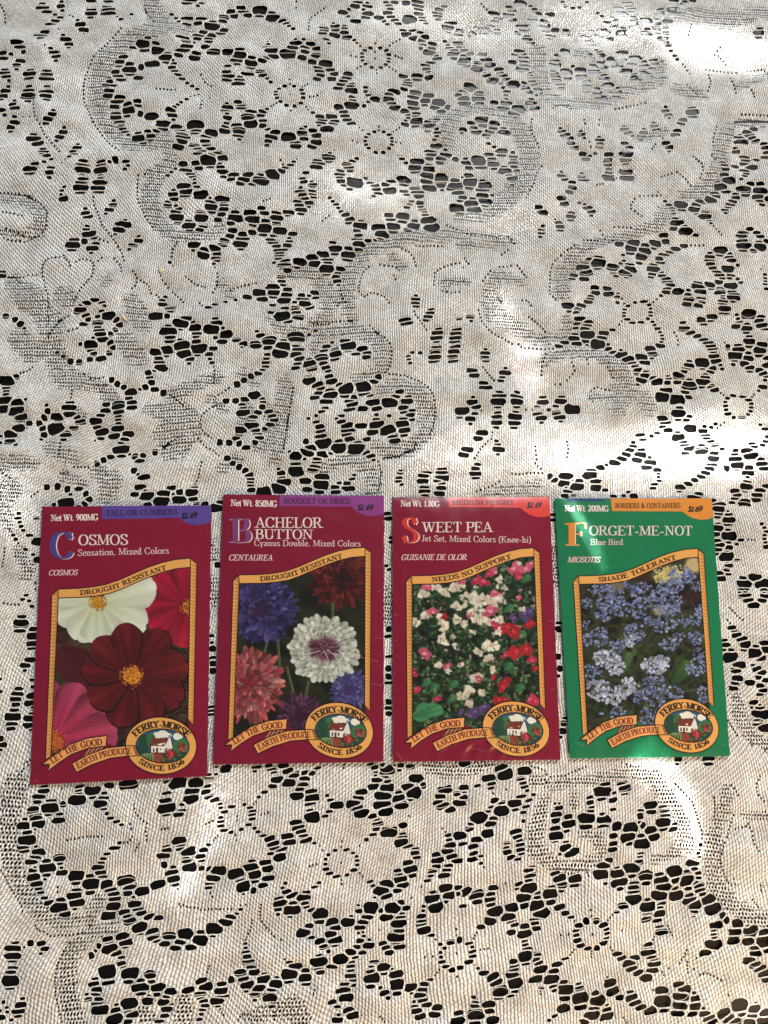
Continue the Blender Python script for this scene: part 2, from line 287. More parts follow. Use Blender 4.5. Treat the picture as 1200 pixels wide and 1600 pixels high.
b-8:654,-1733 1011,-1847 1290,-1789 1726,-1761 1756,-1819 653,-1512 679,-1610 2016,-1467 -429,-1236 -246,-1221 -234,-1198 -76,-1206 -45,-1121 59,-1175 107,-1131 107,-1111 183,-1227 192,-1275 1794,-1124 1796,-1142 -599,-1019 -495,-964 -446,-953 -383,-949 -367,-964 -99,-1027 -45,-1099 -31,-1080 1,-1061 87,-1077 104,-1093 153,-1017 1508,-974 1810,-1085 -549,-837 -546,-852 -544,-899 -435,-842 -367,-809 -38,-808 199,-721 -387,-687 315,-697 1717,-698 201,860 -139,1077 -99,1091 8,1078 217,1098 284,1093 -16,1499 391,1428 394,1412 400,1391 412,1450 456,1449 -138,1540 -104,1563
b-6:-1511,-1701 -1479,-1708 -1463,-1746 -997,-1701 -1496,-1665 -1481,-1687 -1415,-1656 -1131,-1652 -1426,-1441 -1347,-1470 -1103,-1469 -1205,-1283
b-5:295,-676 -609,-38 -608,-72 275,287 262,305 286,427 286,449 -1332,673 -963,696 -823,674 -1049,883 -999,775 -1691,972 -1689,936 -1613,926 -1492,957 -1577,1158 -1467,1129 -1008,1226 -1439,1421 -1408,1401 -1321,1465 -1255,1497 -1611,1547
b-4:-614,-1759 -370,-1707 18,-1785 248,-1718 363,-1708 374,-1744 -825,-1691 -409,-1664 -30,-1502 213,-1676 268,-1599 500,-1530 501,-1549 519,-1510 -460,-1330 -442,-1309 -419,-1464 -416,-1481 -268,-1339 78,-1358 112,-1312 115,-1434 130,-1432 136,-1447 163,-1464 421,-1343 424,-1325 498,-1492 532,-1308 -1398,-1101 -1349,-1150 -1278,-1105 -939,-1239 -1406,-924 -1401,-1008 -1011,-996 -1008,-916 -1076,-862 1912,2682 1657,2830 1706,2775 1754,2752 1775,2818 1837,2861 1852,2801 1931,2897 2310,2716 1633,3068 1912,2960 1695,3145 1989,3294 2003,3273 1640,3383 1969,3327
b-3:-1589,-563 -1456,-472 -1452,-367 -1613,-234 -1607,-293 -1500,-195 -1464,-241 -1458,-274 -1532,147 -1518,168 -1500,140 -1485,114 -1597,467 -1583,445 -1548,489 -1533,394 -1495,368 -1580,575 -1569,530 -1559,509 -1409,620 -1207,1675 -1295,1980 -1170,2083 -1096,2002 -1049,2073 -1338,2231 -1322,2128 -1229,2204 -1190,2279 -1123,2163 -1563,2487 -1534,2401 -1466,2302 -1463,2326 -1451,2348 -1219,2499 -1139,2466 -1123,2484 -1756,2671 -1530,2509 -1512,2625 -1434,2525 -1397,2605 -1131,2672 -1815,2861 -1788,2759 -1744,2850 -1737,2752 -1533,2793 -1474,2701 -1783,2932 -1778,2964 -1746,3039 -1250,3012 -1783,3135 -1715,3148 -1565,3168 -1541,3107 -1508,3261 -1473,3185 -1561,3392 -1532,3477 -1524,3423 -1433,3353 -1196,3371 -1141,3408
b-2:-233,895 -814,1498 -764,1372 -656,1398 -645,1377 -491,1464 -748,1593 -629,1513 -590,1558 -412,1547
b0:1127,-558 2128,-428 2171,-418 1128,-257 2159,-218 2113,157 2140,159 2243,156 2121,412 2276,440 2276,499 2277,459 2279,419 1526,671 1553,691 2090,587 2263,518 -292,806 -159,858 99,778 340,801 344,728 859,894 1218,720 1436,835 1683,878 1719,752 1720,771 1721,791 2211,776 716,1057 853,964 1098,1067 1204,1075 1597,962 1694,994 1993,1050 2032,1047 2059,1067 2079,926 2150,916 2314,1067 2344,999 733,1198 1144,1138 1272,1118 1639,1284 2118,1166 2119,1188 2121,1145 2134,1210 2166,1105 2249,1124 2265,1142 2268,1163 2269,1182 2321,1259 811,1472 916,1368 1561,1479 1730,1438 1809,1329 2115,1403 2124,1381 2188,1408 2363,1320 735,1629 1373,1509 1488,1511 1587,1673 1588,1693 1722,1664 1740,1684 1748,1644 1758,1630 1788,1588 1791,1530 1797,1569 1798,1550 2227,1691 2236,1672 1593,1712 1741,1702 1742,1723
b2:-899,1738 -583,1714 -530,1730 18,1823 436,1769 -879,1927 -759,1996 -649,1933 -329,1940 -249,2091 217,2084 -859,2256 -143,2278 16,2275 32,2254 -913,2439 -891,2460 -876,2350 -870,2481 -765,2417 -764,2393 -683,2310 -189,2383 -31,2331 -13,2312 167,2458 212,2346 595,2402 -229,2537 118,2574 393,2557 863,2688 895,2669 1004,2643 1478,2654 711,2749 857,2725 1027,2866 1284,2799 1399,2783 1412,2740 1502,2747 946,3065 961,3043 976,2977 977,3001 1152,3008 1179,3018 855,3128 1375,3199 1482,3279 1548,3107 776,3370 1055,3409 1243,3376 1521,3310 1091,3564 1142,3584 1334,3619 1337,3602 1348,3588 1390,3576 1432,3580 1468,3606 1481,3627 1542,3553 1565,3536 1630,3537
b3:1559,1756 1612,1734 1650,1752 1731,1741 1802,1797 1958,1831 2273,1890 2410,1880 2415,1896 1584,1983 1603,1999 1605,2037 2260,1911 2263,1992 2418,1919 2420,1942 1137,2132 1155,2197 1435,2270 1911,2297 2123,2240 715,2482 875,2374 993,2442 1373,2347 1402,2336 1871,2370 1912,2313 2219,2310 -528,2667 -377,2634 -31,2600 168,2682 172,2658 186,2635 225,2613 268,2615 300,2637 315,2660 315,2695 317,2675 618,2643 729,2594 1279,2531 1394,2528 1589,2507 2323,2515 -890,2774 -885,2844 -869,2861 -852,2877 -822,2898 -603,2878 -598,2813 -380,2853 -272,2887 -228,2885 -167,2747 -125,2848 -89,2762 162,2897 172,2701 186,2722 219,2739 271,2739 301,2718 396,2817 556,2807 557,2700 569,2720 570,2760 -823,3003 -796,2986 -767,2967 -383,3043 -362,3024 -332,2964 -331,2946 -325,2927 -315,2987 -308,2907 -283,3002 -231,3002 -193,2902 -190,2978 -182,2956 -180,2933 170,2987 170,3009 188,2920 -906,3136 -793,3254 -379,3264 -225,3293 -181,3287 -36,3275 153,3209 153,3233 155,3189 168,3252 171,3165 201,3267 207,3146 256,3269 257,3149 288,3168 291,3250 303,3187 305,3204 305,3224 491,3274 579,3237 -923,3430 -897,3404 -882,3383 -778,3486 -262,3379 -240,3362 -11,3413 51,3389 74,3468 106,3306 279,3441 298,3421 520,3441 630,3330 648,3310 77,3510 162,3514 184,3553
c-10:612,-1331 700,-1105 883,-1259 885,-1124 953,-1162 979,-1285 1096,-1280 744,-902 833,-1070 836,-1048 905,-1099 925,-912 1081,-1059 1129,-1055 1132,-1002 1375,-908 629,-809 700,-781 764,-878 769,-794 887,-898 930,-774 936,-792 939,-885 956,-856 1262,-848 1266,-896 1380,-830
c-8:662,-1756 828,-1732 850,-1713 980,-1708 1040,-1831 1048,-1721 1411,-1742 653,-1553 653,-1532 911,-1515 1101,-1581 1161,-1697 112,-1321 639,-1497 908,-1500 1135,-1394 1156,-1474 1157,-1454 1305,-1495 1306,-1453 1308,-1472 1361,-1377 1754,-1393 1839,-1499 1844,-1477 1844,-1435 -763,-1117 -749,-1194 -594,-1210 -95,-1223 -43,-1143 -25,-1162 9,-1179 91,-1153 168,-1208 300,-1160 394,-1105 445,-1213 461,-1191 1379,-1183 1498,-1130 1502,-1118 1781,-1156 1785,-1239 1787,-1216 -799,-1022 -702,-1073 -630,-1087 -544,-916 -544,-936 -527,-956 -413,-933 -397,-908 -392,-1094 -340,-982 -305,-1064 -47,-902 55,-1061 184,-995 204,-926 327,-994 388,-1066 549,-1006 554,-1027 1518,-918 1683,-985 -803,-727 -724,-830 -612,-753 -529,-873 -494,-850 -408,-855 -397,-889 -396,-873 -340,-787 -121,-874 -25,-879 -22,-829 202,-703 367,-836 532,-774 1441,-836 -577,-698 -562,-664 -295,-695 -85,-680 174,-667 -99,1057 32,1092 216,1073 361,991 402,1075 658,1090 -72,1112 -52,1133 184,1206 362,1117 387,1201 407,1127 -137,1304 -134,1402 -39,1337 487,1626 516,1685 544,1510 556,1579 669,1639
c-6:-1433,-1731 -1097,-1586 -986,-1503 -975,-1542 -843,-1664 -970,-1457
c-5:-600,-699 -563,-679 -604,-381 -604,-402 -603,-416 -602,-145 266,-279 270,-150 267,-50 -1286,610 -701,627 -718,709 -1381,955 -1196,963 -1108,1075 -1108,1058 -1107,1040 -1093,943 -1680,1225 -1679,1208 -1677,1190 -1353,1147 -962,1289 -1271,1434 -1241,1561 -1241,1621 -1219,1646
c-4:-755,-1710 -622,-1780 -609,-1740 -539,-1725 -290,-1737 12,-1749 374,-1765 -619,-1689 -330,-1596 -268,-1615 -212,-1548 -75,-1520 78,-1561 84,-1661 84,-1642 96,-1540 174,-1580 231,-1618 449,-1652 505,-1570 523,-1590 -570,-1420 -415,-1499 -211,-1351 -133,-1313 -112,-1443 0,-1478 319,-1349 456,-1454 -1375,-1192 -1363,-1207 -1344,-1229 -1288,-1085 -1092,-1082 -1081,-1062 -1065,-1041 -1030,-901 -1452,-881 -1376,-736 -1298,-862 -1215,-759 -1211,-772 -1148,-791 -1098,-773 -1094,-841 -1058,-884 1647,2666 2496,2695 2342,2734 2344,2799 1687,3455 1751,3426 1834,3460 1895,3443 1941,3427 1941,3376 1946,3448 1948,3482 1955,3360 2518,3448 2523,3500 1648,3516 1745,3583 1758,3545 1889,3531 1903,3501 1924,3601 2018,3636
c-3:-1454,-400 -1475,-90 -1518,464 -1581,551 -1491,551 -1326,1676 -1221,1692 -1745,1859 -1286,2063 -1274,2032 -1524,2455 -1361,2428 -1267,2431 -1265,2405 -1634,2657 -1579,2539 -1578,2571 -1149,2690 -1134,2505 -1076,2680 -1047,2620 -1006,2638 -1673,2853 -1575,2864 -1573,2723 -1171,2730 -1164,2709 -1143,2787 -1083,2844 -1807,3034 -1671,2936 -1671,3040 -1576,2939 -1201,3091 -1627,3231 -1126,3204 -1044,3256 -1634,3458 -1532,3375 -1364,3373
c-2:-498,985 -485,1151 -478,1132 -383,1182 -376,1165 -937,1328 -884,1410 -723,1418 -383,1340 -367,1359 -366,1380 -363,1401 -356,1422 -869,1653 -813,1556 -729,1513 -670,1678 -631,1612 -339,1658
c0:1159,-465 2172,-363 2013,-138 2116,-140 1145,8 2014,-89 2073,-43 2064,254 2011,361 2062,314 2067,372 2116,328 2139,433 2291,478 1137,541 1138,569 1250,673 1470,669 1829,696 2026,520 2029,556 2118,636 2188,614 2195,697 -433,755 -433,737 -432,720 -273,761 25,735 89,757 329,743 332,763 339,789 555,737 735,763 748,837 1254,755 1424,702 1684,711 1696,732 2148,895 2161,815 2293,871 851,1036 860,945 949,1036 1595,941 1636,920 1647,973 1727,1012 1761,1048 1840,1013 1849,1088 1882,905 1895,1085 1974,947 2002,986 2022,969 2042,947 2247,956 2256,938 2307,949 2331,971 2337,1042 741,1112 863,1148 864,1118 875,1229 887,1298 962,1122 967,1151 973,1232 1082,1155 1115,1208 1183,1160 1217,1212 1282,1168 1856,1230 1859,1178 1861,1153 1911,1107 2000,1276 2131,1123 2167,1225 2213,1107 2221,1220 2254,1202 809,1409 896,1317 1436,1491 1633,1339 1682,1357 1811,1320 1930,1314 1938,1421 2027,1350 2080,1474 2197,1428 2277,1472 2283,1370 2372,1340 1283,1691 1308,1566 1314,1600 1319,1625 1518,1596 1603,1657 1632,1637 1680,1641 1774,1608 1919,1644 2039,1639 2081,1660 2223,1517 2246,1654 2277,1591 2289,1643 2290,1567 2295,1672
c2:-637,1697 -333,1699 -915,1720 -280,1817 -218,1716 -143,1758 -105,1748 11,1886 436,1708 -636,1951 -509,2021 -306,1963 -249,2072 -206,1914 -13,2067 -904,2279 -845,2242 -792,2176 -783,2117 -257,2219 -188,2235 6,2294 74,2186 141,2194 396,2287 437,2210 471,2289 478,2274 492,2255 -779,2436 -751,2371 -742,2350 -607,2439 -179,2441 -161,2476 -136,2419 -126,2364 -126,2347 -122,2332 25,2455 28,2498 47,2410 78,2388 82,2499 192,2430 397,2363 411,2302 425,2318 693,2334 -636,2517 -274,2507 -249,2519 96,2558 372,2579 518,2542 1498,2683 954,2783 981,3024 1121,2975 1304,3060 1038,3262 1088,3269 1113,3146 1120,3130 1123,3113 1532,3298 845,3440 939,3420 942,3399 1055,3392 1111,3376 1149,3472 1223,3425 1345,3430 1498,3439 1501,3347
c3:1306,1886 1405,1776 1410,1791 1552,1809 1554,1790 1701,1759 2153,1780 2154,1799 2203,1766 2419,1850 1407,2003 1540,1921 1554,1907 1608,1900 1694,1990 1758,1910 1781,2080 1815,1939 1875,2063 2109,2059 2171,1913 2212,1916 2217,2060 1144,2155 1145,2174 1249,2223 1255,2175 1317,2241 1323,2285 1915,2258 1957,2212 2024,2162 2045,2297 2113,2258 2396,2131 762,2348 823,2462 833,2304 1892,2349 1913,2331 2189,2495 2216,2326 2237,2346 2289,2427 2436,2364 895,2536 950,2552 1006,2598 1019,2531 1440,2637 1549,2585 1555,2559 1650,2594 1652,2562 2230,2625 2348,2536 2361,2557 2431,2648 -607,2738 -597,2758 -375,2732 -181,2735 412,2857 418,2837 450,2779 515,2746 571,2828 573,2740 -893,3070 -875,3050 -853,3027 -532,3045 94,2944 94,3024 98,2924 188,2964 399,3025 507,2921 -1000,3232 -901,3116 -601,3110 -548,3122 -385,3168 -51,3293 526,3126 -280,3397 51,3372 390,3376 441,3379 486,3364 499,3477 506,3461 595,3474 657,3388 -761,3504 296,3567 310,3547 317,3522 631,3560
d-10:1053,-1261 1164,-1257 617,-1046 915,-837
d-8:770,-1741 848,-1621 855,-1601 908,-1593 919,-1533 938,-1689 1509,-1548 849,-1412 962,-1400 1567,-1441 1573,-1452 -697,-1142 -588,-1193 -382,-1191 -263,-1263 309,-1180 1458,-1253 1500,-1100 -730,-1018 -727,-1035 -287,-1042 -254,-1049 327,-1009 351,-1054 1627,-901 1629,-1005 -801,-778 -801,-875 -748,-762 -730,-859 -604,-718 -282,-711 -118,-844 240,-728 -378,-670 -307,-680 -75,1009 62,995 118,952 362,1082 -32,1233 55,1201 75,1173 -56,1453 -2,1459 -2,1399 66,1445 117,1429 165,1435 528,1401 543,1477 632,1404 644,1481 -136,1689 641,1511 653,1577
d-6:-1067,-1741 -944,-1735 -1474,-1611 -1471,-1529 -1097,-1654 -1078,-1673 -1473,-1499 -1041,-1434 -900,-1403
d-5:-1231,1543
d-4:-804,-1781 -302,-1720 -215,-1632 -134,-1647 -75,-1582 51,-1655 310,-1367 410,-1405 411,-1386 -1200,-1203 -1089,-1147 -1449,-1025 -1033,-1018 -1354,-864 -1340,-801 -1210,-740 -1100,-795 1759,2773 2069,2964 2071,2911 1734,3157 1801,3252 1818,3150 1854,3262 1862,3242 1729,3638 1740,3617 1746,3600
d-3:-1398,1992 -1385,2051 -1636,2419 -1366,2321 -1356,2399 -1272,2324 -1263,2499 -1573,2549 -1414,2543 -1358,2502 -1202,2800 -1183,2751 -1805,3010 -1793,2987 -1673,2985 -1581,3033 -1198,3029 -1183,3006 -1140,3042 -1824,3108 -1734,3171 -1547,3150 -1539,3127 -1059,3193 -1607,3407 -1581,3330 -1367,3488 -1364,3432 -1277,3448 -1275,3493
d-2:-433,1061 -403,992 -916,1375 -863,1485 -216,1477 -195,1377 -873,1570 -870,1671 -726,1531 -285,1664 -270,1503
d0:2158,-511 2084,-189 2134,175 1225,694 2040,575 2084,518 2139,658 -203,832 -104,819 -94,843 464,713 476,790 557,810 1356,807 2025,841 2208,747 -5,905 1634,1001 1780,1071 1865,967 1885,948 1996,1004 1080,1115 1787,1271 1913,1377 2008,1379 2022,1330 2075,1492 2342,1458 1325,1674 1372,1615 1380,1638 2032,1549 2056,1531 2065,1511 2284,1507 2363,1684 2393,1615 1326,1711 2154,1702
d2:-334,1747 -44,1881 -643,1962 -348,2077 -338,2061 -303,1982 -299,2000 -268,1949 -41,1962 -6,1998 67,1965 123,2086 246,2096 -861,2223 -846,2160 -722,2223 -713,2141 -676,2288 -670,2226 -607,2283 -603,2266 -439,2153 -383,2104 -381,2180 -342,2103 -319,2231 307,2214 313,2134 370,2200 -813,2314 -790,2451 -447,2399 -202,2306 -192,2360 25,2474 110,2462 220,2415 230,2389 244,2366 313,2439 380,2424 383,2384 -745,2565 -684,2500 -676,2566 -95,2551 -35,2548 75,2519 449,2500 837,2798 729,3011 814,3014 817,2994 1084,3075 1298,3084 1454,3042 1575,3051 726,3178 752,3167 1066,3284 1087,3248 1267,3154 1271,3232 1278,3133 1299,3269 1543,3148 1553,3131 898,3443 929,3478 945,3496 1094,3423 1128,3337 1218,3488 1252,3395 1605,3499 1023,3569 1030,3551 1152,3561
d3:1845,1838 1848,1883 2022,1804 2024,1879 2028,1785 2099,1843 2148,1852 2150,1746 2152,1765 2205,1829 2207,1891 1376,1982 1454,1948 1462,2012 1638,1977 1650,2046 1778,1984 1816,1998 1841,2047 2102,2017 2141,1952 2158,1932 2164,2050 2208,1995 2212,2040 2217,1932 2297,2078 2297,2167 2298,2136 2307,2188 750,2417 1402,2483 1964,2318 2095,2310 2168,2431 2230,2441 2341,2416 2422,2383 -735,2579 -536,2687 938,2625 1005,2617 2352,2576 2359,2619 2363,2662 2369,2643 2490,2666 -947,2710 -853,2709 -603,2832 -526,2875 -518,2853 -407,2777 -78,2778 -71,2802 -14,2777 451,2843 455,2863 520,2810 -603,3022 -536,3029 407,3042 411,3058 411,3076 462,3080 -946,3178 -944,3126 -473,3108 -379,3241 -174,3247 -94,3133 -90,3109 507,3299 545,3186 662,3292 714,3297 -835,3369 -769,3302 -697,3395 -649,3321 -523,3463 -429,3443 -368,3462 -69,3331 -65,3375 4,3362 592,3495 709,3374 129,3556 184,3536 481,3531 593,3516
e-8:1519,-1392 1580,-1354 242,-836 68,1015 79,1126 150,1212 373,1626 383,1605
e-6:-1078,-1692 -1036,-1603
e-4:-523,-1682 293,-1482 2394,2797 1808,3227 1677,3601
e-3:-1362,2372 -1361,2475 -1267,2478 -1198,2867 -1185,2891 -1675,2911 -1580,2984 -1580,2913 -1247,2965 -1632,3255 -1632,3430 -1269,3400 -1269,3426
e-2:-209,1497 -202,1458 -258,1679 -257,1609
e0:1914,666 2044,627 872,1206 969,1207
e2:-174,1735 -503,2080 -296,2019 -271,1923 -815,2473 441,2403 451,2376 -95,2534 1078,3219 1091,3450 923,3524 1166,3532
e3:2211,1811 822,2408 -839,2687 -834,2664 -769,2693 -714,2680 -237,2659 531,2628 819,2546 -544,2752 -465,2836 445,2898 -596,3048 -542,3005 -490,3068 442,2967 -854,3279 -851,3195 -835,3258 -552,3144 -835,3406 -755,3406 450,3433 666,3448 -836,3504 -818,3517 474,3557 474,3581
f-10:978,-1308 751,-1284 764,-1255 854,-1115 890,-1239 938,-1228 1072,-1200 1342,-1146 653,-979 669,-1092 669,-956 670,-1057 774,-935 836,-1091 898,-1039 900,-1057 902,-1081 1078,-1050 1083,-952 1148,-936 1259,-914 1319,-934 1361,-1094 1363,-1067 1365,-1028 629,-833 772,-771 784,-852 818,-864 918,-752 1102,-894 1261,-872 1323,-856 1378,-863
f-8:659,-1772 1039,-1701 1240,-1739 1292,-1812 1357,-1761 1569,-1825 1956,-1861 2088,-1714 635,-1577 706,-1630 849,-1584 955,-1577 962,-1554 967,-1591 1087,-1686 1175,-1519 1212,-1537 1289,-1517 1359,-1571 1380,-1592 1510,-1533 1841,-1515 2040,-1564 700,-1428 749,-1330 847,-1459 864,-1423 911,-1433 961,-1420 967,-1443 1111,-1379 1158,-1496 1173,-1433 1293,-1434 1523,-1334 1579,-1368 1736,-1321 1802,-1314 -626,-1124 -596,-1125 -339,-1205 -228,-1236 -143,-1292 -137,-1247 302,-1249 371,-1185 470,-1168 471,-1272 489,-1148 539,-1164 549,-1144 595,-1276 596,-1250 1389,-1272 1450,-1218 1490,-1157 1519,-1250 1586,-1216 1662,-1286 1725,-1208 1730,-1282 1766,-1191 1767,-1263 -636,-1069 -622,-1041 179,-905 203,-969 265,-958 328,-953 385,-1084 491,-1093 1450,-1069 1507,-1038 1570,-925 1675,-1009 -620,-780 -604,-801 -577,-816 -300,-759 -171,-778 -144,-702 -116,-705 255,-755 311,-799 601,-814 -320,-665 196,-684 319,-677 369,-684 1725,-676 -91,858 -25,893 161,897 185,880 -79,1033 21,956 32,1061 165,969 -106,1192 -86,1217 -76,1241 25,1263 99,1198 204,1282 319,1200 340,1225 359,1144 396,1101 -63,1379 -49,1354 -46,1475 -32,1305 164,1414 498,1648 509,1667
f-6:-942,-1773 -1124,-1673 -984,-1531 -843,-1601 -1464,-1424 -1347,-1426 -1331,-1450 -967,-1327
f-5:-1010,672 -945,620 -721,650 -663,623 -1291,701 -1141,867 -996,850 -832,706 -1330,1015 -1320,1074 -1212,1020 -1199,1081 -1078,961 -1173,1142 -1064,1179 -1314,1577 -1307,1627
f-4:-779,-1758 -604,-1703 -598,-1722 -12,-1728 51,-1731 582,-1802 -820,-1662 -773,-1674 -524,-1634 -409,-1519 -138,-1589 -69,-1599 75,-1601 75,-1581 129,-1517 186,-1565 233,-1697 241,-1503 256,-1523 291,-1698 421,-1671 553,-1606 590,-1600 -828,-1435 -624,-1406 -266,-1318 -121,-1398 -109,-1327 -51,-1483 102,-1495 115,-1332 120,-1469 212,-1332 226,-1483 311,-1304 338,-1328 411,-1367 550,-1486 -1406,-1112 -1344,-1131 -1322,-1252 -1268,-1245 -1205,-1169 -1145,-1145 -1141,-1216 -966,-1224 -1440,-942 -1347,-1075 -1404,-802 1675,2696 2316,2696 1654,2717 1660,2811 1681,2793 1772,2796 1837,2837 1845,2815 1896,2725 1913,2702 1951,2780 1966,2803 2000,2859 2014,2884 2412,2781 2433,2843 2433,2761 2482,2745 2492,2725 1623,3020 1632,3045 1912,2938 1924,2916 1679,3256 1757,3520 1903,3553 2012,3660 2057,3634 2078,3652 2122,3669
f-3:-1582,-542 -1548,-466 -1539,-386 -1533,-354 -1523,-285 -1530,61 -1475,3 -1300,1687 -1746,1838 -1258,1706 -1077,2022 -1051,2047 -1454,2281 -1336,2203 -1324,2106 -1322,2185 -1213,2227 -1194,2256 -1612,2470 -1532,2426 -1757,2694 -1555,2527 -1496,2647 -1479,2678 -1418,2556 -1398,2582 -1019,2693 -1007,2663 -1810,2788 -1807,2880 -1749,2825 -1737,2801 -1735,2722 -1559,2744 -1537,2772 -1211,2839 -1139,2850 -1088,2867 -1798,2909 -1748,3068 -1732,3098 -1217,3054 -1090,3024 -1831,3137 -1609,3278 -1474,3205 -1399,3298 -1195,3116 -1179,3146 -1142,3103 -1559,3349 -1536,3450
f-2:-511,968 -457,917 -413,1013 -392,971 -338,1044 -328,1090 -318,1070 -933,1224 -469,1179 -401,1108 -348,1113 -920,1398 -762,1397 -728,1487 -663,1425 -641,1453 -484,1478 -405,1322 -353,1461 -208,1352 -518,1501 -391,1524 -207,1659
f0:1881,-698 2041,-330 2050,-310 2140,-404 2178,-321 2190,-343 2020,-112 2045,-141 2179,-126 2179,-279 2216,-293 2060,-25 2019,257 2057,276 2146,231 2227,115 2243,138 2244,175 2014,466 2016,429 2017,384 2071,300 2076,394 2076,426 2079,483 2286,398 -581,630 -425,697 -79,688 3,688 267,571 272,551 466,676 1211,670 1578,671 1937,679 2005,644 2088,568 2138,698 2149,677 2253,651 -440,777 -277,786 -143,701 0,711 59,732 540,749 554,710 736,813 1159,754 1284,750 1405,820 1554,895 1718,810 1878,735 1915,755 1954,775 1980,796 2006,819 2224,824 2304,822 2313,723 754,977 1576,920 1788,1029 1984,1024 2039,902 749,1148 1185,1121 1800,1296 1904,1243 1916,1218 2054,1281 2071,1263 2348,1280 805,1427 807,1452 1215,1497 1490,1485 1514,1467 1610,1404 1627,1385 1640,1365 1726,1319 1865,1301 1901,1360 2053,1362 2066,1384 2335,1377 2355,1358 2378,1403 2381,1444 729,1653 1246,1518 1314,1684 1367,1527 1784,1510 1962,1587 1997,1569 2225,1629
f2:-914,1695 -469,1747 -291,1860 -287,1842 -257,1898 -256,1792 -177,1757 -110,1777 4,1867 11,1843 433,1726 434,1748 -699,2005 -634,1988 -608,2037 -595,2063 -565,2090 -317,2042 -259,2048 -41,1945 29,1912 74,2034 126,2033 177,2076 -903,2255 -871,2297 -729,2122 -632,2181 -615,2211 -602,2239 -563,2160 -552,2120 -540,2221 -500,2104 -449,2115 -399,2250 -382,2224 -319,2171 -232,2114 -198,2284 57,2235 81,2209 120,2142 127,2105 296,2239 401,2150 498,2240 688,2257 -746,2487 -629,2494 -568,2422 -519,2397 -406,2454 -298,2485 -178,2341 -167,2323 -164,2418 -146,2302 -126,2400 32,2435 277,2417 461,2351 464,2313 668,2459 -830,2508 -761,2513 64,2538 526,2583 584,2559 1357,2682 719,2766 768,2811 782,2784 854,2743 873,2763 1291,2781 1334,2741 1339,2705 1402,2763 1504,2707 1505,2727 820,2948 905,2947 976,3091 1115,3023 1129,3095 1140,3073 1161,3044 1512,3060 731,3240 740,3279 773,3258 815,3184 847,3256 869,3111 944,3134 962,3116 1260,3169 1341,3123 1454,3113 1501,3209 1546,3278 1548,3232 1565,3201 799,3395 1032,3487 1280,3428 1343,3404 1479,3369 1539,3411 1610,3385 1631,3475 1254,3528
f3:1349,1733 1371,1887 1393,1757 1430,1836 1436,1810 1502,1834 1832,1816 1842,1900 1861,1864 1948,1751 1952,1802 2010,1741 2030,1762 2151,1890 1318,1910 1734,2096 1767,1931 1813,2021 1821,1920 1912,2083 2106,2038 2107,1996 2117,1975 2229,2020 2357,2079 1255,2198 1319,2262 1437,2293 1587,2102 1845,2159 1854,2124 1903,2198 1960,2102 2350,2208 2389,2189 2406,2168 2445,2140 708,2358 1133,2301 1268,2363 1285,2338 1295,2483 1314,2402 1330,2428 1331,2467 1419,2317 2050,2356 2078,2376 2171,2411 2250,2360 2266,2381 2288,2407 2378,2488 2431,2487 2469,2396 -984,2697 -753,2594 -716,2645 -708,2622 -680,2600 -645,2582 -367,2658 -173,2677 -127,2636 -103,2699 749,2539 865,2622 879,2599 974,2502 1004,2578 1005,2554 1278,2505 1392,2504 1411,2641 1424,2620 1547,2609 1552,2641 1553,2534 2231,2544 2236,2605 2238,2582 2300,2599 -906,2824 -898,2797 -595,2790 -540,2890 -415,2812 -405,2840 -404,2750 -124,2726 -85,2825 -3,2797 44,2860 54,2835 65,2812 90,2789 390,2876 392,2794 598,2885 -908,3092 -607,3068 -423,3086 -408,3061 -104,3060 -83,3083 -21,3062 -7,3096 15,3001 33,3027 47,3050 62,3071 73,3096 87,3012 304,2966 318,2916 389,3094 392,3013 532,3088 565,2907 703,2990 -875,3165 -777,3180 -776,3279 -728,3223 -712,3283 -711,3262 -536,3209 -471,3166 -410,3155 -191,3181 -170,3217 -138,3265 -130,3163 -112,3201 -108,3242 -29,3119 512,3164 518,3140 554,3283 583,3214 683,3224 684,3275 -775,3375 -742,3323 -698,3307 -636,3404 -631,3343 -591,3461 -576,3437 -534,3485 -497,3443 -305,3412 -62,3353 44,3492 48,3347 173,3463 302,3498 320,3472 339,3453 361,3426 444,3329 492,3319 515,3343 555,3306 707,3321 717,3401 114,3533 340,3570 411,3569 480,3503 600,3535
g-10:684,-1310 744,-1306 1084,-1352 665,-1115 940,-1179 945,-1199 1104,-1254 689,-1028 758,-958 883,-1000 889,-1021 1078,-991 1087,-925 1232,-980 1322,-994 633,-788 1340,-792 639,-673
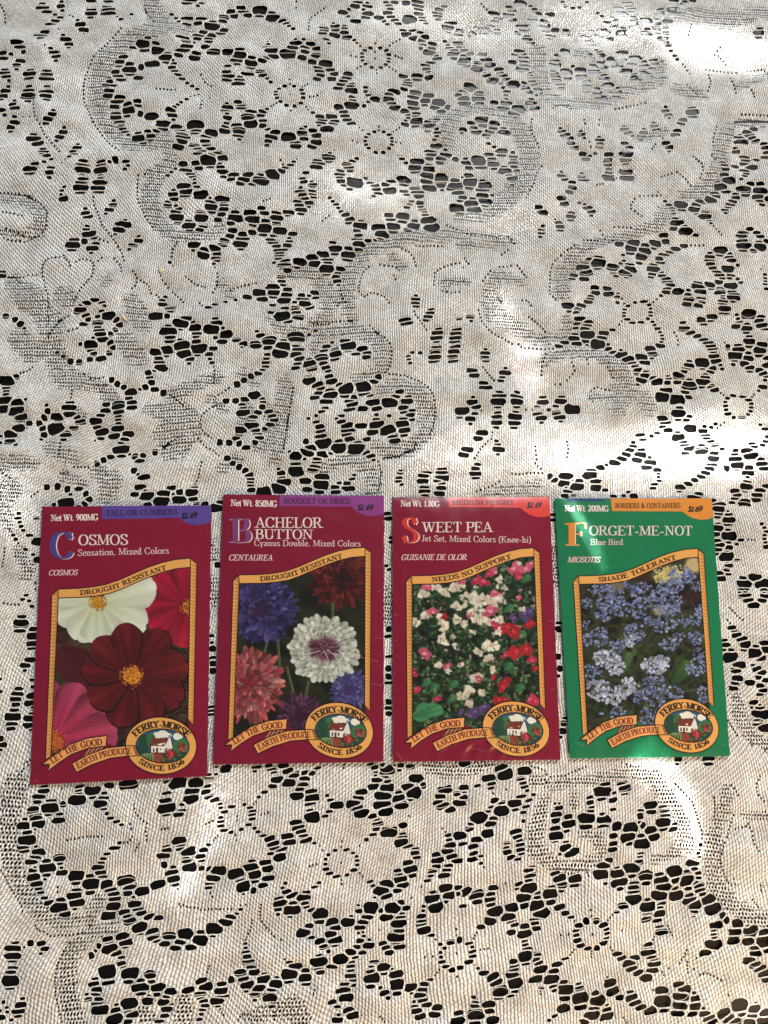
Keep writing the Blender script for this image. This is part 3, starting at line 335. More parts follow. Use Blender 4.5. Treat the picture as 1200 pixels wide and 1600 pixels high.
g-8:657,-1844 722,-1797 1093,-1753 1160,-1714 1165,-1795 1186,-1860 1227,-1803 1413,-1766 1430,-1789 1457,-1809 1656,-1721 1707,-1845 1724,-1781 1764,-1845 1784,-1865 1802,-1885 2009,-1874 1042,-1635 1059,-1606 1427,-1640 1443,-1594 1457,-1660 1525,-1590 1528,-1652 1537,-1603 2041,-1587 2064,-1660 2097,-1572 915,-1335 1041,-1325 1397,-1352 1511,-1418 1565,-1429 1581,-1477 2088,-1499 -768,-1142 -448,-1183 -332,-1104 -319,-1133 -316,-1176 -203,-1256 -197,-1296 244,-1271 353,-1132 496,-1119 526,-1190 565,-1101 587,-1122 1455,-1297 1456,-1274 1668,-1242 1785,-1275 1790,-1296 -809,-1062 -795,-1039 -698,-1095 -309,-998 -294,-1021 -227,-990 -218,-1018 -185,-928 -176,-949 -163,-970 -151,-993 -138,-1011 207,-944 541,-1077 560,-1051 1635,-921 1637,-939 -806,-816 -744,-877 -199,-709 -156,-752 -146,-728 -115,-789 105,-865 114,-821 130,-796 189,-772 208,-742 505,-854 515,-824 561,-888 609,-859 1431,-786 -252,-666 -227,-691 1881,-678 -72,978 62,1039 75,970 135,1039 196,1007 303,989 313,963 364,1020 -93,1262 -46,1170 -16,1278 89,1154 143,1130 220,1133 380,1176 -124,1346 143,1460 535,1427 536,1453 632,1430 636,1455 56,1505 544,1531 548,1557 645,1533 649,1556
g-6:-1431,-1709 -1002,-1725 -926,-1746 -1476,-1549 -1422,-1683 -1102,-1609 -1089,-1631 -941,-1597 -887,-1651 -886,-1596 -1247,-1303 -1047,-1416 -1012,-1483 -980,-1307 -900,-1310 -862,-1328 -919,-1295
g-5:-1092,878 -985,709 -970,761 -1645,943 -1373,985 -1300,1047 -1130,975 -1109,1099 -1109,1014 -1060,987 -1177,1107 -1050,1154 -1043,1125 -1217,1391 -1209,1491 -1243,1587 -1220,1520
g-4:-771,-1731 12,-1806 65,-1765 383,-1786 400,-1809 411,-1740 431,-1760 467,-1803 480,-1776 -673,-1646 -619,-1668 -615,-1617 -422,-1614 -405,-1542 -390,-1563 -375,-1586 -370,-1683 -294,-1669 -15,-1572 75,-1621 168,-1663 168,-1609 408,-1696 -826,-1335 -790,-1450 -739,-1468 -717,-1440 -663,-1462 -489,-1345 -70,-1377 -69,-1458 3,-1405 118,-1407 133,-1384 154,-1361 157,-1487 303,-1428 305,-1498 -1385,-1169 -1274,-1125 -1109,-1106 -1099,-1129 -1048,-1207 -1033,-1227 -1029,-1247 -1456,-1004 -1417,-1072 -1398,-1052 -1397,-782 -1378,-758 -1302,-890 -1153,-738 -1076,-739 2342,2778 2392,2821 1731,3236 1844,3203 1753,3460 1775,3495 1827,3431 1893,3471 1923,3402 2519,3476 1924,3575 1960,3520
g-3:-1546,-444 -1535,-329 -1528,-304 -1499,-170 -1478,-146 -1533,-1 -1472,-67 -1293,2004 -1610,2606 -1581,2887 -1244,2898 -1201,2776 -1672,3014 -1579,3012 -1242,2925 -1749,3196 -1493,3235 -1416,3326 -1362,3403
g-2:-431,1083 -595,1492 -208,1427 -191,1409 -864,1511 -785,1615 -624,1586 -217,1680 -197,1635
g0:2128,-305 2156,-490 2172,-437 2063,-240 2066,-282 2178,-237 2198,-253 2205,-181 2228,-107 2083,-63 2109,-84 2182,92 2022,232 2136,139 2153,116 2031,408 464,689 542,679 2260,678 -153,744 -114,799 69,707 455,748 460,774 556,788 675,888 735,787 1375,746 1485,849 1528,870 1612,867 1631,895 1663,827 1682,852 1835,715 2036,878 2153,870 2217,797 2276,701 2298,846 695,916 716,1083 776,1005 857,1063 860,1092 862,919 952,1064 1101,1092 1201,1098 1764,1095 1905,932 2214,914 729,1173 793,1278 801,1255 1114,1181 1212,1187 734,1351 744,1329 913,1344 1661,1307 1680,1331 1686,1411 1727,1491 1736,1463 1933,1394 2082,1452 2087,1426 2221,1491 2254,1412 2275,1442 2281,1390 1300,1541 1313,1511 1334,1654 1364,1598 1454,1548 1470,1576 1927,1608 2026,1662 2090,1682 2283,1617 2357,1661 2359,1523 2370,1637
g2:-388,1738 -262,1759 -319,2201 -254,2237 -188,2259 -878,2322 -615,2468 -559,2451 -496,2421 -475,2454 681,2391 -623,2551 -105,2512 538,2609 591,2583 621,2608 939,2647 796,2761 892,2788 900,2814 957,2763 1017,2885 1309,2760 732,2971 735,2942 959,2915 975,2946 1090,3047 1120,2949 1137,2923 1456,3072 1510,3032 1535,3006 868,3213 930,3156 1025,3208 1085,3194 1276,3108 1334,3293 1419,3176 1110,3355 1150,3498 1220,3459 1457,3395 1006,3514
g3:1515,1806 1958,1780 1156,2277 744,2487 821,2369 991,2483 2409,2404 -857,2601 -837,2633 -771,2612 -353,2682 -219,2632 -106,2660 568,2665 736,2565 888,2568 1648,2615 2403,2601 -875,2728 -610,2715 -597,2855 -336,2714 -184,2708 -21,2826 22,2885 336,2892 530,2786 220,2941 300,2941 333,2990 438,2928 454,2997 466,3099 511,2949 527,2982 -829,3220 -786,3153 -346,3178 -242,3239 -224,3269 539,3257 -630,3424 -3,3392 -3,3328 66,3321 117,3427 190,3491 250,3465 404,3352
h-10:852,-1345 633,-1268 1093,-1221 1156,-1103 1169,-1226 1312,-1171 741,-1003 1125,-1081 1146,-969 1320,-979 759,-747 822,-702 882,-868 936,-716
h-8:723,-1767 742,-1836 1081,-1800 1287,-1845 1317,-1700 1327,-1732 1503,-1825 1566,-1741 1635,-1834 1673,-1742 1722,-1812 1888,-1878 1915,-1896 1991,-1899 2021,-1844 2058,-1896 2068,-1863 748,-1651 763,-1675 841,-1644 954,-1670 978,-1623 1416,-1616 1494,-1682 1508,-1568 1539,-1621 1794,-1577 1937,-1526 2009,-1624 2010,-1531 2036,-1642 2087,-1684 744,-1404 831,-1387 909,-1467 1577,-1397 1738,-1344 1762,-1362 1852,-1453 1949,-1488 1962,-1454 -829,-1189 -761,-1167 -571,-1169 -395,-1122 -379,-1157 -257,-1286 -152,-1269 247,-1222 315,-1200 324,-1227 362,-1156 534,-1251 549,-1280 1594,-1240 1764,-1171 -737,-998 -694,-1048 -263,-1083 320,-1035 605,-1008 1387,-984 1561,-1012 1572,-1040 -689,-810 -684,-771 -279,-728 -223,-745 -183,-807 -109,-815 9,-853 89,-847 129,-892 307,-830 320,-857 358,-778 397,-741 527,-872 538,-792 1443,-809 1568,-894 -532,-672 -125,916 216,1046 355,1054 -133,1282 -26,1205 200,1165 -134,1378 -73,1407 1,1428
h-6:-854,-1690 -849,-1575 -1052,-1319 -981,-1413 -971,-1436 -954,-1347 -853,-1398 -844,-1420 -934,-1275
h-5:-952,664 -866,676 -791,647 -732,683 -604,605 -1648,983 -1609,1013 -1602,1077 -1416,1073 -1356,1093 -1223,1053 -1192,998 -1688,1113 -1678,1157 -1617,1144 -1357,1113 -1056,1212 -1269,1464 -1334,1651 -1185,1623
h-4:-543,-1703 83,-1786 399,-1718 575,-1832 -810,-1630 -784,-1698 -754,-1648 -597,-1639 -526,-1660 -437,-1589 -404,-1636 -353,-1653 -333,-1618 -274,-1641 -185,-1571 -140,-1622 42,-1684 75,-1511 231,-1589 288,-1624 357,-1682 -770,-1417 -515,-1367 -148,-1425 -15,-1434 -12,-1383 0,-1455 60,-1384 246,-1362 303,-1394 422,-1429 -1398,-1140 -1211,-1227 -1200,-1258 -1067,-1184 -1033,-1281 -961,-1193 -901,-1214 -1456,-910 -1398,-903 -1388,-1032 -1290,-1059 -1419,-843 -1406,-874 -1111,-819 2348,2756 2070,2938 1634,3215 1673,3292 1686,3180 1744,3137 1747,3268 1808,3181 1685,3423 1691,3561 1835,3524 1999,3588
h-3:-1463,-451 -1461,-425 -1459,-346 -1455,-320 -1472,-33 -1469,433 -1393,2020 -1310,2086 -1151,2107 -1128,2135 -1634,2445 -1364,2345 -1362,2452 -1273,2350 -1269,2377 -1268,2455 -1631,2630 -1075,2649 -1676,2883 -1137,2819 -1012,2789 -1141,3070 -1074,3226 -1021,3113
h-2:-200,875 -488,1011 -433,1037 -474,1105 -423,1199 -931,1429 -908,1345 -882,1440 -417,1474 -941,1628 -737,1564 -576,1528
h0:2194,-530 2084,-213 2126,-111 2230,-137 2146,203 2209,233 2024,499 2041,601 2088,542 2188,634 -263,738 -144,894 -69,765 -65,884 560,768 1210,739 1220,772 1274,720 1346,779 1377,714 2163,839 2202,723 2234,890 956,1096 1842,989 1915,1040 1972,919 676,1128 867,1174 968,1179 1793,1253 1852,1120 1559,1451 1590,1428 1673,1440 1750,1302 1871,1334 2005,1303 2199,1456 2342,1491 2287,1539 2156,1725
h2:-405,1770 -334,1801 -331,1772 -269,1726 -163,1710 -757,2028 -705,1975 -645,2017 -512,2046 -189,1944 -124,1971 -110,1936 -65,1995 1,2030 70,1998 130,2058 -854,2193 -788,2145 -724,2193 -671,2258 -539,2189 -461,2216 -447,2186 -384,2141 -301,2129 137,2167 239,2160 253,2119 317,2169 371,2236 433,2177 -822,2374 -807,2343 -611,2303 298,2385 377,2451 509,2444 514,2479 523,2412 589,2470 592,2435 -38,2573 446,2529 457,2561 521,2514 831,2834 767,3037 813,2972 902,3087 1020,3066 1044,2915 1574,3088 738,3211 815,3153 886,3179 1076,3169 1269,3204 1332,3161 1425,3135 1502,3170 1613,3247 1567,3436 1081,3597
h3:1274,1728 1899,1822 2019,1853 2027,1825 2090,1869 2146,1825 2205,1789 2212,1872 1371,1955 1384,1927 1535,1959 1606,1925 1637,1950 1652,2077 1709,2031 1728,2063 1776,1957 2170,2076 2206,1973 768,2282 1672,2112 1794,2111 1921,2229 1969,2182 2092,2279 2303,2105 2401,2104 754,2314 833,2433 834,2333 1963,2351 2032,2324 2139,2390 2202,2472 2337,2452 2424,2441 953,2525 1552,2506 1651,2541 1653,2513 1653,2642 2251,2509 -944,2745 -770,2713 -683,2700 -533,2718 -482,2798 -46,2736 90,2898 458,2817 91,2984 584,2940 -992,3192 -945,3152 -681,3196 -603,3196 -537,3179 -474,3136 -361,3218 -54,3155 683,3250 -696,3364 -356,3430 649,3418
i-8:1257,-1536 1207,-1413 1260,-1415 1891,-1413 1906,-1431 -805,-1104 -384,-1226 1513,-942 1523,-987 431,-771 228,1306
i-6:-1503,-1731 -1395,-1423 -1122,-1490 -1084,-1445
i-5:235,-679 265,-424 265,-403 265,-373 -603,-102 -601,-175 -600,-209 267,-249 267,-210 269,-15 -590,312 -1348,698 -1259,624 -1254,673 -1239,646 -790,682 -1449,709 -1397,712 -1207,830 -1175,850 -1022,870 -1022,795 -981,873 -1557,1040 -1506,1041 -1489,1014 -1482,1068 -1480,981 -1462,1099 -1632,1280 -1153,1273 -1124,1253 -1091,1236 -982,1237 -951,1262 -1371,1374 -1326,1371 -1272,1387 -1254,1416 -1176,1422 -1169,1474 -1158,1452 -969,1315 -1712,1615 -1662,1595 -1632,1571 -1293,1606 -1171,1523 -1149,1548 -1148,1605 -1131,1577
i-4:-480,-1617 593,-1479 -1286,-819
i-3:-1592,-514 -1475,341 -1335,2043 -1189,2513 -1071,2802 -1245,2988 -1079,3091
i-2:-921,894 -554,862 -595,947 -546,944 -495,941 -412,945 -364,1017 -151,953 -887,1207 -567,1166 -518,1170 -513,1260 -477,1284 -379,1137 -441,1306 -885,1628
i0:1141,-529 1144,-490 1132,-160 1139,-222 1141,-23 -525,836 -493,816 -460,796 1134,773 2104,823 2163,1505
i2:671,2586
i3:637,2912
j-10:913,-1303 974,-1340 679,-1284 936,-1263 1042,-1290 1297,-1207 702,-931 814,-900 1080,-1022 1241,-944 1321,-958 839,-729 1328,-822
j-8:664,-1808 780,-1708 1098,-1717 1161,-1753 1219,-1836 1244,-1770 1566,-1789 1646,-1806 1658,-1770 1864,-1854 1950,-1824 855,-1677 909,-1564 1031,-1672 1835,-1542 2091,-1537 173,-1322 274,-1326 480,-1324 770,-1365 991,-1372 1453,-1323 1525,-1361 1583,-1310 1666,-1315 1832,-1347 1845,-1380 2027,-1491 -686,-1119 -551,-1138 -469,-1154 -432,-1209 222,-1250 471,-1298 1383,-1213 1391,-1245 1452,-1185 1518,-1220 1604,-1275 1667,-1203 1726,-1250 -108,-904 262,-981 1442,-1036 1454,-998 1508,-1074 1628,-975 -802,-847 -752,-737 -670,-739 232,-856 236,-816 244,-882 252,-781 383,-803 253,-697 -62,947 15,921 111,919 277,1017 55,1241 150,1251 285,1166 69,1477
j-6:-1065,-1717 -1003,-1759 -942,-1700 -1476,-1580 -1044,-1558 -942,-1570 -888,-1624 -1472,-1473 -1471,-1447 -1037,-1461 -907,-1376
j-5:-1348,624 -881,640 -1422,1013 -1091,901 -1676,1261 -1624,1104 -1114,1137
j-4:51,-1710 -302,-1696 -212,-1602 -72,-1550 27,-1540 174,-1636 291,-1667 -694,-1410 -629,-1436 -562,-1391 -203,-1322 -70,-1346 290,-1456 -1343,-1103 -1275,-1273 -1207,-1141 -1140,-1179 -977,-1170 -1443,-978 -1344,-835 -1221,-800 -1153,-756 -986,-736
j-3:-1543,-413 -1530,27
j-2:-803,1463 -789,1426 -717,1450 -351,1498 -289,1435 -273,1471 -875,1543 -811,1586 -650,1554 -281,1637 -206,1520
j0:2172,-462 2043,-175 2174,-154 2242,202 2062,345 2083,454 -363,687 -290,706 -203,792 -72,728 1270,1145 1776,1218 1854,1203 1932,1284 2014,1409 1376,1568 1434,1515 2297,1696
j2:-47,1910 516,2210 529,2178 674,2287 -728,2324 -409,2425 -347,2463 110,2431 663,2422 -692,2534 852,3416
j3:1460,1980 754,2454 -258,2685 805,2583 -771,2740 -467,2761 -267,3202 -426,3472 428,3457"""
# bands of open fine mesh: centre line points in mm with the band width
MESH = [
    [(-60.9, 181.0, 6.1), (-55.7, 175.6, 4.8)],
    [(-123.3, 125.1, 7.3), (-114.9, 118.4, 7.9)],
    [(-46.1, 112.2, 8.0), (-47.6, 101.9, 6.6)],
    [(-64.3, 117.2, 5.3), (-57.6, 112.1, 4.7)],
    [(-164.0, 111.0, 6.5), (-157.3, 104.4, 5.2)],
    [(-135.4, 111.3, 5.3), (-128.8, 108.0, 4.6)],
    [(-136.7, 76.2, 5.8), (-127.0, 72.9, 4.5)],
    [(-26.4, 126.3, 8.7), (-27.9, 108.9, 8.7), (-30.9, 85.0, 6.6)],
    [(174.7, 276.0, 5.1), (190.1, 280.7, 5.2)],
    [(199.7, 307.7, 7.5), (214.8, 304.2, 6.0)],
    [(-104.2, 348.9, 9.4), (-96.5, 333.0, 10.1), (-113.8, 325.3, 9.3), (-125.6, 315.6, 10.0), (-131.2, 301.5, 9.9), (-129.3, 283.9, 9.8), (-122.9, 270.7, 9.1), (-111.1, 260.4, 8.4), (-95.8, 263.2, 9.1)],
    [(-96.5, 333.0, 6.5), (-80.6, 333.8, 4.3)],
    [(-94.2, 267.9, 7.0), (-89.3, 254.6, 6.3)],
    [(-90.2, 250.8, 7.0), (-98.5, 242.9, 9.7), (-100.7, 229.7, 10.4), (-95.8, 216.8, 9.0), (-85.3, 207.1, 7.6), (-66.7, 209.0, 6.9), (-61.7, 214.0, 5.5)],
    [(-178.2, 227.3, 6.1), (-165.0, 226.9, 7.5), (-156.2, 218.7, 6.1), (-157.2, 207.7, 6.1), (-167.0, 206.3, 4.1), (-176.9, 208.2, 2.7)],
    [(-160.6, 172.3, 15.4), (-160.4, 169.9, 13.4)],
    [(-168.6, 180.3, 8.0), (-154.7, 166.4, 12.0), (-147.6, 156.0, 13.3)],
    [(-142.0, 173.1, 10.1), (-139.3, 170.3, 8.7)],
    [(-147.0, 145.5, 12.0), (-139.6, 128.3, 11.9), (-126.5, 125.1, 6.6)],
    [(-121.1, 181.4, 5.4)],
    [(-107.4, 171.0, 8.1), (-103.8, 163.9, 11.5), (-100.2, 156.9, 8.1)],
    [(-109.8, 149.6, 10.0), (-102.8, 139.3, 10.0)],
    [(-163.3, 148.7, 11.9), (-156.4, 141.9, 11.9)],
    [(-134.7, 128.4, 9.9), (-120.0, 123.4, 6.6)],
    [(-95.2, 111.7, 6.6), (-77.2, 108.5, 13.2), (-73.7, 101.7, 9.9)],
    [(-85.1, 103.3, 11.9), (-88.2, 98.2, 9.9)],
    [(-76.9, 98.3, 13.2), (-83.1, 91.5, 14.5)],
    [(-84.0, 118.7, 7.3), (-71.1, 125.8, 7.3), (-61.3, 129.4, 6.0)],
    [(-48.1, 131.3, 6.7), (-41.4, 126.1, 4.7)],
    [(-34.5, 112.3, 6.7), (-31.0, 95.2, 7.3), (-40.8, 91.7, 4.6)],
    [(-168.5, 82.6, 7.7), (-152.8, 82.7, 6.5)],
    [(-143.8, 91.1, 8.4), (-134.1, 86.1, 7.8)],
    [(-121.0, 79.6, 6.5), (-113.8, 74.0, 11.0), (-114.7, 66.4, 9.1)],
    [(-162.9, 69.5, 11.6)],
    [(-50.5, 86.6, 7.3), (-56.9, 81.5, 7.9)],
    [(-27.1, 189.0, 6.9), (-15.1, 189.3, 7.6), (-5.4, 182.2, 8.3), (-2.0, 173.1, 8.9), (-6.4, 162.2, 7.5), (-16.5, 154.8, 6.8), (-26.7, 154.6, 6.1), (-35.2, 161.6, 4.1)],
    [(9.0, 162.5, 4.8), (5.6, 173.3, 9.0), (7.4, 188.0, 9.0), (14.4, 201.1, 8.4), (26.6, 206.3, 7.7), (40.8, 210.5, 7.7), (62.1, 213.3, 7.1), (83.5, 213.1, 5.7), (97.7, 209.7, 4.3)],
    [(30.1, 199.7, 4.2), (37.0, 192.4, 4.9)],
    [(59.0, 185.5, 4.2), (72.0, 185.0, 4.2)],
    [(63.3, 267.9, 7.2), (62.8, 277.8, 8.0), (68.1, 286.8, 7.3), (80.4, 291.3, 5.8), (96.8, 287.1, 7.3), (105.7, 277.4, 10.9), (109.9, 261.7, 10.9), (104.5, 245.8, 12.2), (95.0, 233.8, 10.7), (80.2, 223.7, 7.1), (67.7, 224.1, 5.7)],
    [(49.0, 277.3, 3.6), (60.1, 285.7, 5.1)],
    [(116.4, 328.9, 8.9), (118.3, 312.4, 8.9), (119.7, 300.2, 8.8), (134.4, 294.7, 6.6), (153.3, 297.5, 6.6), (170.9, 306.5, 8.2), (188.6, 313.4, 8.2), (189.3, 323.9, 7.5)],
    [(141.7, 328.0, 6.7), (149.3, 327.1, 6.7)],
    [(199.4, 358.3, 11.4), (215.0, 356.9, 11.4), (234.6, 355.8, 11.4), (254.9, 361.1, 10.0)],
    [(250.3, 289.1, 4.5), (232.8, 288.4, 5.2), (223.3, 275.8, 9.6), (220.8, 259.6, 11.0), (214.2, 247.4, 9.5), (198.6, 240.9, 7.3)],
    [(234.6, 309.2, 4.5), (255.0, 319.3, 4.5)],
    [(186.7, 230.7, 9.4), (182.4, 222.8, 7.9), (167.1, 215.8, 5.0), (148.5, 211.1, 5.0), (133.6, 204.2, 7.8), (125.7, 190.7, 9.9), (124.5, 179.5, 8.4)],
    [(69.0, 206.3, 4.2), (92.3, 208.0, 4.2)],
    [(102.2, 186.4, 4.9), (88.1, 189.9, 5.6), (84.2, 178.6, 9.1), (87.4, 167.6, 12.5), (95.9, 160.4, 8.3), (109.8, 153.3, 6.3), (125.8, 155.4, 5.6), (126.3, 164.6, 6.3)],
    [(112.8, 140.7, 6.9), (123.5, 145.2, 6.3), (141.3, 145.8, 7.0), (153.3, 137.6, 10.4), (157.2, 125.0, 12.5), (151.9, 114.2, 8.3)],
    [(138.2, 121.2, 4.1), (148.8, 120.6, 4.1)],
    [(166.5, 119.7, 9.0), (169.7, 114.4, 7.6)],
    [(-11.4, 146.0, 4.8), (-6.4, 155.0, 6.8), (7.3, 157.0, 6.8), (21.0, 153.6, 7.5), (26.0, 143.0, 9.6), (24.2, 134.0, 6.8), (10.6, 129.6, 4.7)],
    [(24.1, 123.4, 6.1), (34.4, 127.8, 6.8), (44.6, 123.0, 8.8), (48.8, 111.4, 9.5), (47.6, 99.2, 8.1), (39.0, 92.3, 8.7), (27.2, 90.5, 8.0), (20.5, 93.9, 4.7)],
    [(-7.8, 76.7, 4.0), (-2.8, 83.5, 6.6), (8.8, 85.9, 6.7), (18.8, 80.2, 8.0), (20.3, 66.7, 7.9)],
    [(79.0, 67.8, 4.0), (92.6, 70.2, 5.4), (106.4, 72.7, 4.7)],
    [(-165.5, 61.4, 8.3), (-161.7, 51.7, 4.5)],
    [(-156.3, 38.9, 5.7), (-151.1, 29.4, 7.0), (-152.4, 26.2, 5.7)],
    [(-150.6, -72.1, 10.9), (-152.7, -85.1, 10.2), (-152.9, -96.5, 8.4), (-149.8, -107.9, 8.4), (-144.8, -117.8, 8.3), (-137.0, -127.8, 7.7), (-126.6, -133.7, 7.1), (-113.6, -132.7, 5.3), (-109.6, -124.5, 6.0)],
    [(-102.0, -131.7, 3.6), (-103.1, -140.0, 4.7), (-110.5, -137.0, 5.9), (-118.8, -143.6, 7.1), (-122.6, -153.0, 8.2), (-122.0, -163.8, 8.2), (-117.0, -177.4, 8.2)],
    [(-68.6, -168.6, 6.5), (-69.7, -179.3, 8.2)],
    [(-39.2, -177.9, 5.9), (-18.7, -173.3, 8.9), (-15.7, -178.9, 8.9)],
    [(-84.1, -178.7, 7.6), (-87.2, -173.3, 6.5)],
    [(46.1, -68.5, 6.3), (55.6, -70.8, 7.6), (68.3, -69.5, 6.9), (76.4, -67.3, 5.7)],
    [(98.5, -76.3, 5.7), (106.5, -78.0, 4.4), (119.5, -77.4, 5.1), (135.8, -75.6, 5.1), (147.4, -72.8, 5.8), (158.7, -76.1, 7.7), (164.6, -85.4, 9.6), (169.8, -96.2, 9.5), (173.5, -108.3, 8.2), (166.0, -112.6, 4.4), (156.1, -114.4, 3.1)],
    [(103.0, -85.5, 5.7), (98.6, -97.3, 8.2), (97.2, -107.7, 8.1), (103.3, -113.8, 7.5), (112.6, -118.4, 6.2), (123.9, -116.4, 5.6), (130.6, -110.1, 5.7), (127.8, -102.6, 5.7), (119.9, -100.3, 3.1)],
    [(118.1, -84.3, 4.4), (118.2, -88.8, 4.4)],
    [(196.2, -83.1, 5.8), (193.7, -93.7, 6.4), (187.7, -105.7, 8.3), (185.8, -117.6, 8.9), (186.9, -128.1, 8.2), (193.5, -135.6, 8.2), (202.7, -141.8, 7.5), (212.2, -145.0, 6.3)],
    [(205.1, -95.2, 3.8), (216.7, -95.5, 3.9)],
    [(205.0, -37.8, 5.9), (205.9, -47.4, 7.8), (211.8, -57.0, 7.2), (219.8, -61.8, 5.9)],
    [(-62.4, 41.9, 5.8), (-61.6, 35.4, 5.8)],
    [(-61.9, 22.5, 5.8), (-60.1, 13.0, 5.8)],
    [(26.5, 18.8, 5.2), (26.3, 2.7, 5.8)],
    [(112.4, 38.1, 4.7), (114.3, 21.5, 4.6)]]

PACKETS = [[[-145.91, 60.68], [-62.47, 61.43], [-61.21, -70.21], [-143.61, -72.46]],
           [[-56.81, 67.06], [25.26, 66.56], [23.68, -65.47], [-58.61, -64.94]],
           [[29.56, 65.9], [112.1, 66.4], [111.7, -66.4], [28.39, -65.57]],
           [[114.78, 65.38], [199.76, 65.54], [198.6, -66.33], [116.59, -65.88]]]


class Noise2:
    """smooth value noise from a sum of random waves"""

    def __init__(s, seed, lo, hi, n=26, stretch=(1, 1)):
        r = np.random.default_rng(seed)
        wl = lo * (hi / lo) ** r.random(n)
        a = r.random(n) * 2 * PI
        s.kx = np.cos(a) * 2 * PI / wl * stretch[0]
        s.ky = np.sin(a) * 2 * PI / wl * stretch[1]
        s.p = r.random(n) * 2 * PI
        s.n = n

    def __call__(s, x, y):
        x = np.asarray(x, float)[..., None]
        y = np.asarray(y, float)[..., None]
        return np.sin(x * s.kx + y * s.ky + s.p).sum(-1) / math.sqrt(s.n / 2)


wr1 = Noise2(3, 22, 70, 30, (0.7, 1.25))
wr2 = Noise2(5, 9, 20, 30)
# creases: x, y start, x, y end, half width, height (mm)
CREASE = [(59.1, 85.5, 79.7, 89.7, 2.3, 0.9), (79.7, 89.7, 93.0, 80.5, 2.3, 0.8), (188.4, -76.8, 187.2, -132.5, 4.6, -0.9), (178.4, -99.4, 179.8, -123.4, 3.0, 0.8), (40.8, 211.2, 97.8, 212.0, 3.0, 0.9), (102.3, 142.3, 151.5, 137.6, 4.0, 0.8), (129.4, 121.1, 167.7, 110.8, 4.0, 0.8), (5.7, 206.5, 26.3, 173.7, 3.3, -0.7), (-144.2, -149.5, -106.8, -153.0, 2.0, 0.5), (168.0, 290.0, 252.2, 289.2, 4.6, -0.7), (67.0, 127.5, 130.0, 131.9, 4.6, -0.6), (108.8, 307.9, 120.2, 228.8, 4.0, 0.6), (-184.7, 322.7, -132.4, 311.3, 4.0, 0.7)]


def under_packets(x, y):
    """1 below the packets, fading to 0 about 10 mm outside the row"""
    dx = np.maximum(np.maximum(-150 - x, x - 204), 0)
    dy = np.maximum(np.maximum(-72 - y, y - 66), 0)
    return np.clip(1 - np.hypot(dx, dy) / 14.0, 0, 1)


def cloth_z(x, y):
    x = np.asarray(x, float)
    y = np.asarray(y, float)
    w = under_packets(x, y)
    z = 1.05 + (0.64 * wr1(x, y) + 0.29 * wr2(x, y)) * (1 - 0.85 * w)
    for (ax, ay, bx, by, hw, h) in CREASE:
        L2 = (bx - ax) ** 2 + (by - ay) ** 2
        tt = np.clip(((x - ax) * (bx - ax) + (y - ay) * (by - ay)) / L2, 0, 1)
        d = np.hypot(x - ax - tt * (bx - ax), y - ay - tt * (by - ay))
        z = z + h * np.exp(-(d / hw) ** 2) * (1 - w)
    return np.maximum(z, 0.35) - 0.25 * w


def build_lace():
    cx, cy, aa, bb, th, big = [], [], [], [], [], []
    for line in LACE.strip().split('\n'):
        head, body = line.split(':')
        k, ang = head[0], float(head[1:])
        w, h = HOLE[k]
        for e in body.split():
            px, py = e.split(',')
            px, py = float(px) / 10, float(py) / 10
            sc = (0.321171 + 0.000057 * px + 0.000132 * py) / 5
            cx.append(px)
            cy.append(py)
            g = 1.2 if k == '.' else (1.12 if k == 'a' else 1.22)
            aa.append(w * sc / 2 * g * random.uniform(0.9, 1.1))
            bb.append(h * sc / 2 * g * (1.05 if k in '.a' else 1.28) * random.uniform(0.9, 1.08))
            th.append(math.radians(-ang + random.uniform(-5, 5)))
            big.append(0 if k == '.' else (1 if k in 'ab' else 2))
    cx, cy, aa, bb, th, big = map(np.array, (cx, cy, aa, bb, th, big))
    n = len(cx)
    kd = KDTree(n)
    for i in range(n):
        kd.insert((cx[i], cy[i], 0), i)
    kd.balance()
    K = 9
    nb = np.full((n, K), -1)
    for i in range(n):
        q = [j for _, j, d in kd.find_n((cx[i], cy[i], 0), K + 1) if j != i][:K]
        nb[i, :len(q)] = q

    def dist(j, x, y):
        c, s = np.cos(th[j]), np.sin(th[j])
        u = (x - cx[j]) * c + (y - cy[j]) * s
        v = -(x - cx[j]) * s + (y - cy[j]) * c
        q = (np.abs(u / aa[j]) ** 3.0 + np.abs(v / bb[j]) ** 2.6 + 1e-9) ** (1 / 2.8)
        return (q - 1) * np.minimum(aa[j], bb[j])

    R = 14
    ph = np.arange(R) / R * 2 * PI
    c, s = np.cos(th)[:, None], np.sin(th)[:, None]
    # own outline
    ex = aa[:, None] * np.sign(np.cos(ph)) * np.abs(np.cos(ph)) ** 0.66
    ey = bb[:, None] * np.sign(np.sin(ph)) * np.abs(np.sin(ph)) ** 0.74
    ox = ex * c - ey * s
    oy = ex * s + ey * c
    wob = 1 + 0.07 * rng.standard_normal((n, R))
    ox *= wob
    oy *= wob
    lim = np.ones((n, R))
    gap = 0.30
    T = np.linspace(0, 1, 19)
    idx = np.arange(n)
    for q in range(K):
        j = nb[:, q]
        jj = np.where(j < 0, 0, j)
        for k in range(R):
            tx = cx[:, None] + ox[:, k:k + 1] * T
            ty = cy[:, None] + oy[:, k:k + 1] * T
            ds = dist(idx[:, None], tx, ty)
            dn = dist(jj[:, None], tx, ty)
            bad = (dn - ds < gap)
            first = np.where(bad.any(1), bad.argmax(1), 99)
            l = np.where(first < 99, np.maximum(first - 1, 0) / 18.0, 1.0)
            lim[:, k] = np.minimum(lim[:, k], l)
    good = lim.min(1) > 0.15
    X = cx[:, None] + ox * lim
    Y = cy[:, None] + oy * lim
    return X[good], Y[good], big[good], cx[good], cy[good], aa[good], bb[good]


